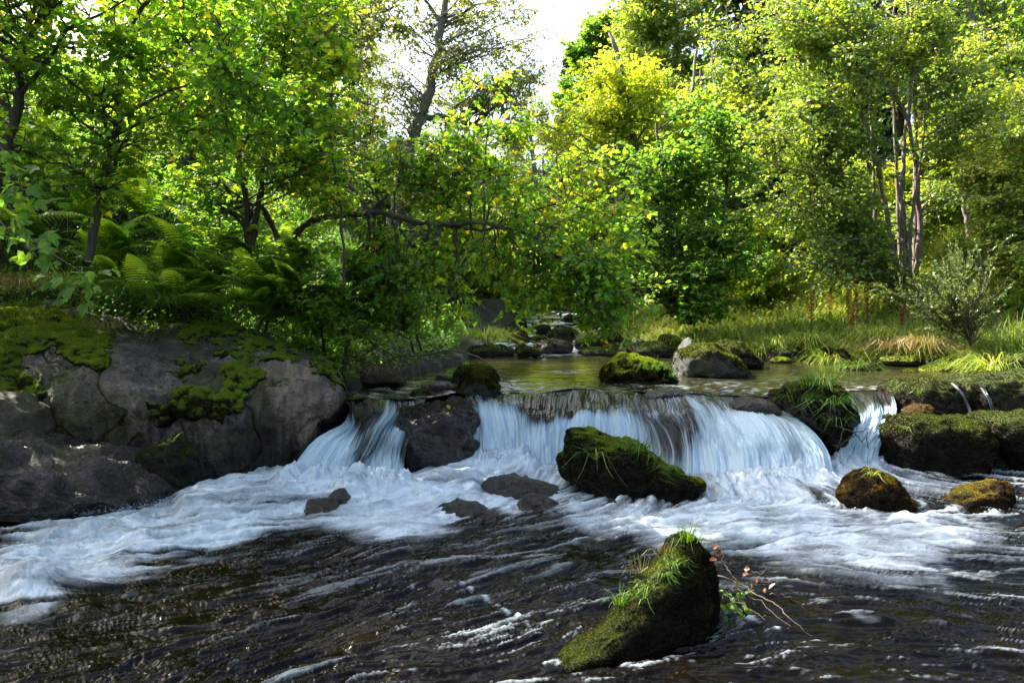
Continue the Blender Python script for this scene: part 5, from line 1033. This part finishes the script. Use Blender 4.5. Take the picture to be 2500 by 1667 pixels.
for (a, b, Y) in spots:
    x, _, zz = P(float(a), float(b), float(Y)); zg = gz(x, Y); z_ = zz - .1 if zz - zg < .9 else zz - .1
    fern((x, Y, max(zg + .12, zz - .15)), rg.uniform(.95, 1.4), 80 + fi, face=rg.uniform(2.4, 3.9) if fi % 2 else None); fi += 1
fern(P(415., 1085., 7.65), .28, 5, 5, label='tiny fern on the small mossy rock at the foot of the outcrop')
for i, (px_, Y, lb) in enumerate([(2420, 16.0, 'pale fern at the right end of the meadow'), (2470, 16.8, 'pale fern behind the one at the right end of the meadow'), (2330, 17.0, 'pale fern left of the meadow end ferns'), (2060, 17.8, 'shaded fern under the alder'), (2010, 17.6, 'shaded fern left of the one under the alder')]):
    fern(gp(px_, Y, 0), 1.3, 200 + i, 9, label=lb)

def tuft(name, label, center, n, L, w, matn, seed, parent=None, base=None, spread=.05, lean=(.2, .9), cat='grass', curve=.7, rb=0.):
    rg = np.random.default_rng(seed); c = np.array(center, float)
    off = rg.normal(size=(n, 2)) * spread; pos = np.stack([c[0] + off[:, 0], c[1] + off[:, 1], np.full(n, c[2])], 1)
    dirs = np.arctan2(off[:, 1], off[:, 0]) + rg.normal(0, .5, n)
    V, Fq, r = blades(pos, L * rg.uniform(.5, 1.15, n), np.full(n, w), rg.uniform(lean[0], lean[1], n), rg, np.clip(rg.uniform(0, 1, n) + rb, 0, 1), 4, dirs, curve)
    me = make_mesh(name, V - (c if parent is None else base), Fq, M[matn], smooth_=False, attrs={'rnd': r})
    if parent is None: return tag(link(name, me, loc=c), label, cat)
    return link(name, me, parent)
# grass rooted on rocks (parts of the rock)
def on_rock(rk, px_, py_, n, L, w, matn, seed, **k):
    o, V, Fc, Nn, base = rk; vx_, vy_ = proj(V); d = (vx_ - px_) ** 2 + (vy_ - py_) ** 2 + 4000 * (V[:, 1] - V[:, 1].min()) ** 2
    p = V[d.argmin()]; tuft('grass_tuft', None, p, n, L, w, matn, seed, o, base, **k)
on_rock(forer, 1680, 1318, 90, .14, .0017, 'grass_bright', 1, spread=.03, lean=(.05, .7)); on_rock(forer, 1640, 1370, 60, .08, .0016, 'grass_bright', 2, spread=.03)
on_rock(forer, 1622, 1400, 45, .09, .002, 'grass_bright', 3, spread=.015, lean=(.5, 1)); on_rock(forer, 1585, 1425, 45, .07, .002, 'grass_bright', 4, spread=.02, lean=(.4, 1)); on_rock(forer, 1512, 1472, 36, .13, .0028, 'grass_bright', 5, spread=.018, lean=(.05, .6))
on_rock(forer, 1565, 1455, 34, .10, .002, 'grass_bright', 6, spread=.02, lean=(.2, 1)); on_rock(forer, 1560, 1380, 26, .12, .0012, 'grass_dry', 7, spread=.04, lean=(.05, .5)); on_rock(forer, 1615, 1340, 22, .09, .0012, 'grass_dry', 8, spread=.03, lean=(.05, .6))
on_rock(midr, 1450, 1120, 20, .40, .006, 'grass_bright', 9, spread=.015, lean=(.35, 1), curve=1.0); on_rock(midr, 1565, 1095, 60, .20, .004, 'grass_bright', 10, spread=.05, lean=(.1, .8)); on_rock(midr, 1628, 1140, 40, .14, .004, 'grass_bright', 11, spread=.04, lean=(.3, 1))
on_rock(midr, 1530, 1085, 30, .15, .003, 'grass_bright', 12, spread=.06); on_rock(midr, 1600, 1115, 26, .15, .003, 'grass_bright', 13, spread=.04)
on_rock(r7, 2005, 935, 80, .30, .006, 'grass_bright', 14, spread=.09, lean=(.1, .9)); on_rock(r7, 2030, 985, 60, .30, .006, 'grass_bright', 15, spread=.08, lean=(.4, 1), curve=1); on_rock(r7, 1950, 980, 30, .30, .005, 'grass_bright', 16, spread=.05, lean=(.2, .9), curve=1)
on_rock(r7, 2040, 1020, 40, .22, .005, 'grass_bright', 17, spread=.08, lean=(.4, 1), curve=1); on_rock(r7, 1970, 938, 40, .18, .004, 'grass_bright', 29, spread=.08, lean=(.1, .9))
on_rock(r3, 2130, 1160, 26, .14, .004, 'grass', 18, spread=.02, lean=(.4, 1)); on_rock(r4, 2350, 1200, 16, .07, .003, 'grass_bright', 19, spread=.03)
on_rock(r5, 2200, 1040, 16, .13, .004, 'grass_bright', 20, spread=.02, lean=(.4, 1)); on_rock(r6a, 2240, 960, 14, .18, .005, 'grass_bright', 21, spread=.03, lean=(.3, 1)); on_rock(mg, 1590, 900, 40, .22, .006, 'grass_bright', 22, spread=.1, lean=(.1, .8)); on_rock(mg, 1640, 915, 30, .18, .006, 'grass_bright', 23, spread=.06)
# tussocks on the right shore
for i, (px_, py_, Y, n, L, mt, lb) in enumerate([
    (2430, 800, 13.0, 420, .75, 'grass', 'big arching green tussock at the right waterline'), (2260, 838, 14.2, 300, .45, 'grass_dry', 'dry straw coloured tussock beside the broom'), (2025, 838, 15.0, 260, .5, 'grass', 'tussock hanging over the dark bank stone'),
    (1975, 832, 15.6, 200, .45, 'grass', 'tussock left of the hanging one on the shore'), (2130, 822, 15.4, 220, .5, 'grass', 'yellowish tussock behind the grassy islet'), (2180, 845, 14.6, 220, .45, 'grass_dry', 'straw tussock right of the grassy islet'),
    (1900, 838, 15.8, 200, .4, 'grass', 'grass tuft on the first bank stone of the right shore'), (2095, 880, 13.4, 120, .3, 'grass_bright', 'grass tuft on the low islet'), (1185, 828, 17.0, 300, .55, 'grass', 'pale grass tuft on the long dark boulder left of the riffle'),
    (1230, 800, 21, 200, .6, 'grass', 'light feathery grass between the far boulders'), (1460, 795, 21, 200, .6, 'grass', 'grass tuft right of the large dark boulder upstream'), (1540, 790, 19, 240, .6, 'grass', 'tall grass at the far corner of the right bank'),
    (1700, 800, 17, 240, .55, 'grass', 'grass tussock under the dark green maple'), (1790, 815, 16.5, 240, .5, 'grass', 'grass tussock behind the mossy boulders'), (2335, 850, 13.6, 200, .35, 'grass_bright', 'short bright tuft right of the dry tussock')]):
    c = P(float(px_), float(py_), float(Y)); c[2] = min(c[2], gz(c[0], c[1]) + .35) if i not in (6, 8) else c[2]
    tuft('grass_tussock', lb, c, n, L, .008, mt, 300 + i, spread=.13, lean=(.25, 1.0), curve=1.0)
# left bank rushes on the outcrop
for i, (px_, py_, Y, n, L, mt, lb) in enumerate([(60, 700, 8.9, 300, .4, 'grass_dry', 'brown hanging grass at the top left of the outcrop'), (160, 700, 9.0, 260, .4, 'grass', 'green grass hanging above the mossy end of the outcrop'), (265, 800, 8.9, 90, .28, 'grass_dry', 'reddish dry tuft in the hollow of the outcrop'),
      (330, 720, 9.3, 240, .4, 'fern', 'dark green grass tuft behind the outcrop'), (420, 740, 9.5, 220, .35, 'fern', 'short dark grass behind the middle of the outcrop')]):
    tuft('grass_tuft', lb, P(float(px_), float(py_), float(Y)), n, L, .004, mt, 330 + i, spread=.12, lean=(.3, 1), curve=1.0)

# dock stalks
def dock(px_, py_, Y, H, label, seed):
    rg = np.random.default_rng(seed); c = P(float(px_), float(py_), float(Y)); c[2] = gz(c[0], c[1]); top = c + (rg.uniform(-.06, .06), 0, H)
    t = np.linspace(0, 1, 6)[:, None]; pth = c * (1 - t) + top * t; V, Fq = tubes(pth[None], np.linspace(.008, .003, 6)[None], 4)
    n = 160; tt = rg.uniform(.35, 1, n)[:, None]; pos = c * (1 - tt) + top * tt + rg.normal(size=(n, 3)) * .022
    Vl, Fl, r = leaves_geo('quad', pos, rg.normal(size=(n, 3)) + (0, 0, 1), rg.normal(size=(n, 3)), np.full(n, .045), rg.uniform(0, 1, n))
    root = empty('dock_plant', c); tag(root, label, 'plant'); link('stalk', make_mesh('stalk', V - c, Fq, M['twig']), root)
    tag(link('seed_head', make_mesh('seed_head', Vl - c, Fl, M['dock'], smooth_=False, attrs={'rnd': r}), root), kind='stuff')
for i, (a, Y, H, lb) in enumerate([(1984, 16.6, .95, 'rust red dock stalk furthest left in the meadow'), (2025, 17.2, 1.0, 'tall leaning rust dock stalk second from the left'), (2072, 16.8, 1.1, 'rust dock stalk in the middle of the meadow row'), (2092, 16.6, 1.2, 'tallest rust red dock stalk in the meadow'), (2118, 17.0, 1.05, 'rust dock stalk right of the tallest one'), (2200, 16.6, .6, 'short rust dock stalk below the alder trunks'), (2085, 16.0, .7, 'low dock stalk in front of the tallest one')]):
    dock(a, 760, Y, H, lb, 400 + i)
# broom bush
def twiggy(name, label, c, n, L, seed, leafm=None, barkm='twig', r=.006, up=1.0, cat='bush', dirb=(0, 0), nl=16, ls=.02):
    rg = np.random.default_rng(seed); c = np.array(c, float); wood = Wood()
    d = unit(np.stack([rg.normal(size=n) * .55 + dirb[0], rg.normal(size=n) * .5 + dirb[1], up * rg.uniform(.5, 1.3, n)], 1)); ln = L * rg.uniform(.5, 1.1, n)
    a = bend(np.repeat(c[None], n, 0), c + d * ln[:, None], 6, rg, .03, .05); wood.add(*tubes(a, np.linspace(r, r * .3, 6)[None] * np.ones((n, 1)), 4))
    jj = np.repeat(np.arange(n), 9); t = rg.uniform(.3, 1, len(jj)); i0 = np.minimum((t * 5).astype(int), 4); s0 = a[jj, i0]
    dd = unit(d[jj] + rg.normal(size=(len(jj), 3)) * .4); s1 = s0 + dd * (L * .35 * rg.uniform(.4, 1, len(jj)))[:, None]; b_ = bend(s0, s1, 3, rg, .04, .03); wood.add(*tubes(b_, np.linspace(r * .4, r * .15, 3)[None] * np.ones((len(jj), 1)), 3))
    root = empty(name, c); tag(root, label, cat); link('stem', wood.mesh('stem', M[barkm], c), root)
    if leafm:
        kk = np.repeat(np.arange(len(jj)), nl); t = rg.uniform(0, 1, (len(kk), 1)); pos = s0[kk] * (1 - t) + s1[kk] * t
        V, Fc, r_ = leaves_geo('quad', pos, dd[kk] + rg.normal(size=(len(kk), 3)) * .4, rg.normal(size=(len(kk), 3)), ls * rg.uniform(.6, 1.4, len(kk)), rg.uniform(0, 1, len(kk)))
        tag(link('foliage', make_mesh('foliage', V - c, Fc, M[leafm], smooth_=False, attrs={'rnd': r_}), root), kind='stuff')
    return root
c = P(2370., 835., 14.0); twiggy('broom_bush', 'wiry grey green broom bush on the right shore', c, 30, 1.9, 501, 'broom', r=.008, dirb=(-.55, 0), ls=.06, nl=26)
c = P(2370., 845., 13.8); twiggy('dead_bush', 'bare pale twigs sticking out beside the broom', c, 7, 1.3, 502, None, r=.012, dirb=(.35, 0))

# dead branch over the left of the pool
def branch(name, label, paths, r0, r1, bm='twig', cat='branch', leaves=None):
    W_ = Wood(); b = None
    root = None
    for i, p in enumerate(paths):
        A_ = np.array(p, float); Wd = cr(P(A_[:, 0], A_[:, 1], A_[:, 2]), 4 * len(A_), 0)
        rg = np.random.default_rng(i); Wd[1:] += rg.normal(size=(len(Wd) - 1, 3)) * .006
        if b is None: b = Wd[0].copy()
        k = 1.0 if i == 0 else .5
        W_.add(*tubes(Wd[None], np.linspace(r0 * k, r1 * k, len(Wd))[None], 6))
    o = link(name, W_.mesh(name, M[bm], b), loc=b); tag(o, label, cat)
    return o, b
branch('dead_branch', 'bare dead branch dipping into the left side of the upper pool', [[(960, 870, 10.4), (1040, 866, 10.2), (1100, 856, 10.0), (1160, 870, 9.8), (1215, 905, 9.6), (1250, 942, 9.5)], [(1100, 856, 10.0), (1080, 830, 9.9), (1075, 815, 9.9)], [(1215, 905, 9.6), (1245, 915, 9.6), (1258, 895, 9.6)], [(960, 870, 10.4), (930, 850, 10.3), (900, 830, 10.2), (880, 800, 10.2)],
       [(1000, 868, 10.3), (960, 900, 10.0), (985, 930, 9.9), (990, 960, 9.8)], [(1020, 866, 10.2), (1025, 900, 10.1), (1030, 940, 10.0)], [(900, 830, 10.2), (940, 870, 10.0), (950, 880, 10)]], .02, .006)
branch('dead_branch', 'tangle of pale dead twigs hanging from the shaded left bank', [[(880, 740, 10.2), (920, 790, 10.1), (960, 840, 10.1), (1000, 880, 10.1)], [(900, 760, 10.1), (890, 820, 10.0), (910, 870, 10.0), (940, 880, 10.0)], [(930, 760, 10.1), (960, 800, 10.0), (975, 850, 10)], [(940, 800, 10), (1000, 820, 9.9), (1040, 840, 9.9)], [(960, 850, 10), (985, 900, 9.9), (990, 930, 9.9), (1010, 940, 9.8)]], .013, .004)
branch('fallen_branch', 'pale fallen branch pointing down from the alder clump', [[(2190, 712, 17.8), (2240, 735, 17.0), (2290, 760, 16.4)], [(2230, 730, 17.1), (2225, 700, 17.0), (2235, 680, 17)]], .035, .012)
branch('fallen_branch', 'dark log lying across the slope right of the alder', [[(2330, 705, 18.4), (2400, 708, 18.2), (2460, 702, 18.0)], [(2400, 708, 18.2), (2430, 690, 18.1)]], .06, .04, 'bark_dark')
branch('fallen_branch', 'twiggy black debris caught at the foot of the grassy hump', [[(2030, 1035, 8.7), (2060, 1045, 8.6), (2090, 1060, 8.5), (2105, 1085, 8.45)], [(2060, 1045, 8.6), (2050, 1080, 8.5), (2035, 1095, 8.5)], [(2090, 1060, 8.5), (2060, 1080, 8.45), (2040, 1100, 8.4)], [(2080, 1055, 8.5), (2110, 1050, 8.5), (2120, 1035, 8.5)], [(2120, 1095, 8.4), (2115, 1060, 8.4), (2122, 1040, 8.4)], [(2045, 1090, 8.5), (2030, 1085, 8.5)]], .012, .004, 'bark_dark')
# sprig trapped beside the foreground rock
fb, fbb = branch('driftwood_twig', 'leafy twig debris trapped right of the leaning foreground rock', [[(1752, 1405, 4.35), (1800, 1420, 4.3), (1830, 1440, 4.25), (1880, 1470, 4.15), (1920, 1500, 4.05), (1980, 1555, 3.95)], [(1800, 1420, 4.3), (1778, 1390, 4.35), (1765, 1365, 4.4), (1755, 1340, 4.4), (1745, 1322, 4.4)], [(1830, 1440, 4.25), (1860, 1400, 4.3), (1880, 1385, 4.3)],
       [(1765, 1450, 4.3), (1820, 1480, 4.2), (1870, 1515, 4.1)], [(1880, 1450, 4.2), (1920, 1455, 4.15), (1965, 1480, 4.1)], [(1860, 1400, 4.3), (1830, 1395, 4.3), (1815, 1410, 4.3)], [(1775, 1430, 4.3), (1850, 1465, 4.2), (1930, 1530, 4.0)]], .005, .0018)
def sprig_leaves(root, b, kind, matn, pts, size, seed, name='leaf', spread=9):
    rg = np.random.default_rng(seed); A_ = np.array(pts, float); n = len(A_)
    pos = P(A_[:, 0] + rg.uniform(-spread, spread, n), A_[:, 1] + rg.uniform(-spread, spread, n), A_[:, 2])
    place_leaves(root, b, kind, matn, pos, rg.normal(size=(n, 3)) + (0, 0, -.3), np.array([0, -.6, .8]) + rg.normal(size=(n, 3)) * .4, size * rg.uniform(.7, 1.2, n), rg.uniform(.35, .9, n))
sprig_leaves(fb, fbb, 'oval', 'grass_bright', [(1765 + 9 * (i % 8), 1440 + 12 * (i // 8) + 3 * (i % 3), 4.3) for i in range(40)], .042, 1)
sprig_leaves(fb, fbb, 'oval', 'dead_leaf', [(1748, 1345, 4.38), (1755, 1352, 4.38), (1745, 1365, 4.38), (1750, 1378, 4.38), (1752, 1335, 4.38), (1812, 1388, 4.3), (1825, 1385, 4.3), (1820, 1400, 4.3), (1832, 1425, 4.25), (1840, 1432, 4.25), (1800, 1425, 4.25), (1875, 1430, 4.2), (1878, 1445, 4.2), (1790, 1425, 4.3), (1845, 1415, 4.25), (1860, 1410, 4.25)], .045, 2)
# big leaved shrub at the far left edge: each leaf a part
sr = empty('sycamore_shrub', P(-60., 620., 6.6)); tag(sr, 'large pale leaved shoots hanging in from the left edge above the outcrop', 'shrub')
sb = np.array(sr.location); Wd = Wood()
rg = np.random.default_rng(90); Lp = []
for p in ([(-60, 420, 6.8), (20, 500, 6.6), (60, 560, 6.5), (110, 620, 6.5)], [(-60, 300, 6.8), (10, 370, 6.6), (50, 450, 6.6), (70, 520, 6.6)], [(-40, 560, 6.5), (80, 600, 6.4), (160, 640, 6.4), (215, 680, 6.4), (235, 735, 6.4)], [(-40, 500, 6.6), (20, 560, 6.5), (120, 660, 6.5), (170, 700, 6.5)]):
    A_ = np.array(p, float); path = cr(P(A_[:, 0], A_[:, 1], A_[:, 2]), 16, 0); Wd.add(*tubes(path[None], np.linspace(.008, .002, 16)[None], 4))
    for k in range(30): Lp.append(path[rg.integers(2, 16)] + rg.normal(size=3) * .09)
link('stem', Wd.mesh('stem', M['twig'], sb), sr); Lp = np.array(Lp)
place_leaves(sr, sb, 'maple', 'leaf_green', Lp, rg.normal(size=Lp.shape) * .6 + (.2, -.2, -.6), np.array([0, -.5, .8]) + rg.normal(size=Lp.shape) * .4, .12 * rg.uniform(.6, 1.25, len(Lp)), rg.uniform(.25, .8, len(Lp)))
# fallen yellow leaves on the wet boulder
for i, (a, b_, lb) in enumerate([(1097, 999, 'yellow fallen leaf on the wet boulder between the falls'), (1090, 1016, 'small orange fallen leaf below the yellow one on the wet boulder')]):
    q = P(float(a), float(b_), 8.52); T, Ft = LEAF['oval']; o = link('fallen_leaf', make_mesh('fallen_leaf', T * (.07 - .03 * i), Ft, M['leaf_yellow'], smooth_=False, attrs={'rnd': np.full(len(T), .9)}), loc=q)
    o.rotation_euler = (.9, 0, .6 + i); tag(o, lb, 'leaf')
# spray thrown up where the falls land
rg = np.random.default_rng(600); Vs = []; n_ = 0
for pts, cnt in (([(690, 1192, 7.95), (760, 1198, 7.9), (850, 1200, 7.9), (985, 1198, 7.92)], 2600), ([(1158, 1150, 8.5), (1260, 1150, 8.5), (1345, 1145, 8.55)], 2200), ([(1600, 1165, 8.4), (1690, 1182, 8.2), (1770, 1186, 8.1), (1870, 1182, 8.1), (1975, 1166, 8.15), (2035, 1150, 8.25)], 4200), ([(2035, 1138, 8.6), (2142, 1145, 8.55)], 900), ([(200, 1262, 6.9), (420, 1225, 7.2), (640, 1180, 7.6)], 1300)):
    A_ = np.array(pts, float); L_ = P(A_[:, 0], A_[:, 1], A_[:, 2]); t = rg.uniform(0, len(L_) - 1.001, cnt); i = t.astype(int); f = (t - i)[:, None]
    c = L_[i] * (1 - f) + L_[i + 1] * f; cl = .4 + 1.2 * np.clip(fbm(c, 5, 2), 0, 1)
    c = c + rg.normal(size=(cnt, 3)) * (.05, .09, 0); c[:, 2] = .03 + np.abs(rg.exponential(.035, cnt)) * cl; Vs.append(c)
c = np.concatenate(Vs); d = unit(rg.normal(size=c.shape) * (.5, .5, .6) + (0, -.3, .7)); s_ = unit(np.cross(d, rg.normal(size=c.shape))); t_ = np.cross(d, s_)
L_ = (.010 * rg.uniform(.4, 1.8, len(c)))[:, None]; w_ = (.0028 * rg.uniform(.5, 1.6, len(c)))[:, None]
V = np.stack([c - d * L_, c + s_ * w_, c + t_ * w_, c - (s_ + t_) * w_ * .7, c + d * L_], 1).reshape(-1, 3)
Ft = np.array([(0, 2, 1), (0, 3, 2), (0, 1, 3), (4, 1, 2), (4, 2, 3), (4, 3, 1)]); Fc = (Ft[None] + (np.arange(len(c)) * 5)[:, None, None]).reshape(-1, 3)
o = link('spray', make_mesh('spray', V, Fc, M['river'], attrs={'foam': np.ones(len(V)), 'streak': np.zeros(len(V))})); tag(o, 'fine white spray along the foot of the falls', 'spray', kind='stuff')
print('TRIS', sum(len(m.polygons) for m in bpy.data.meshes), 'OBJS', len(bpy.data.objects))
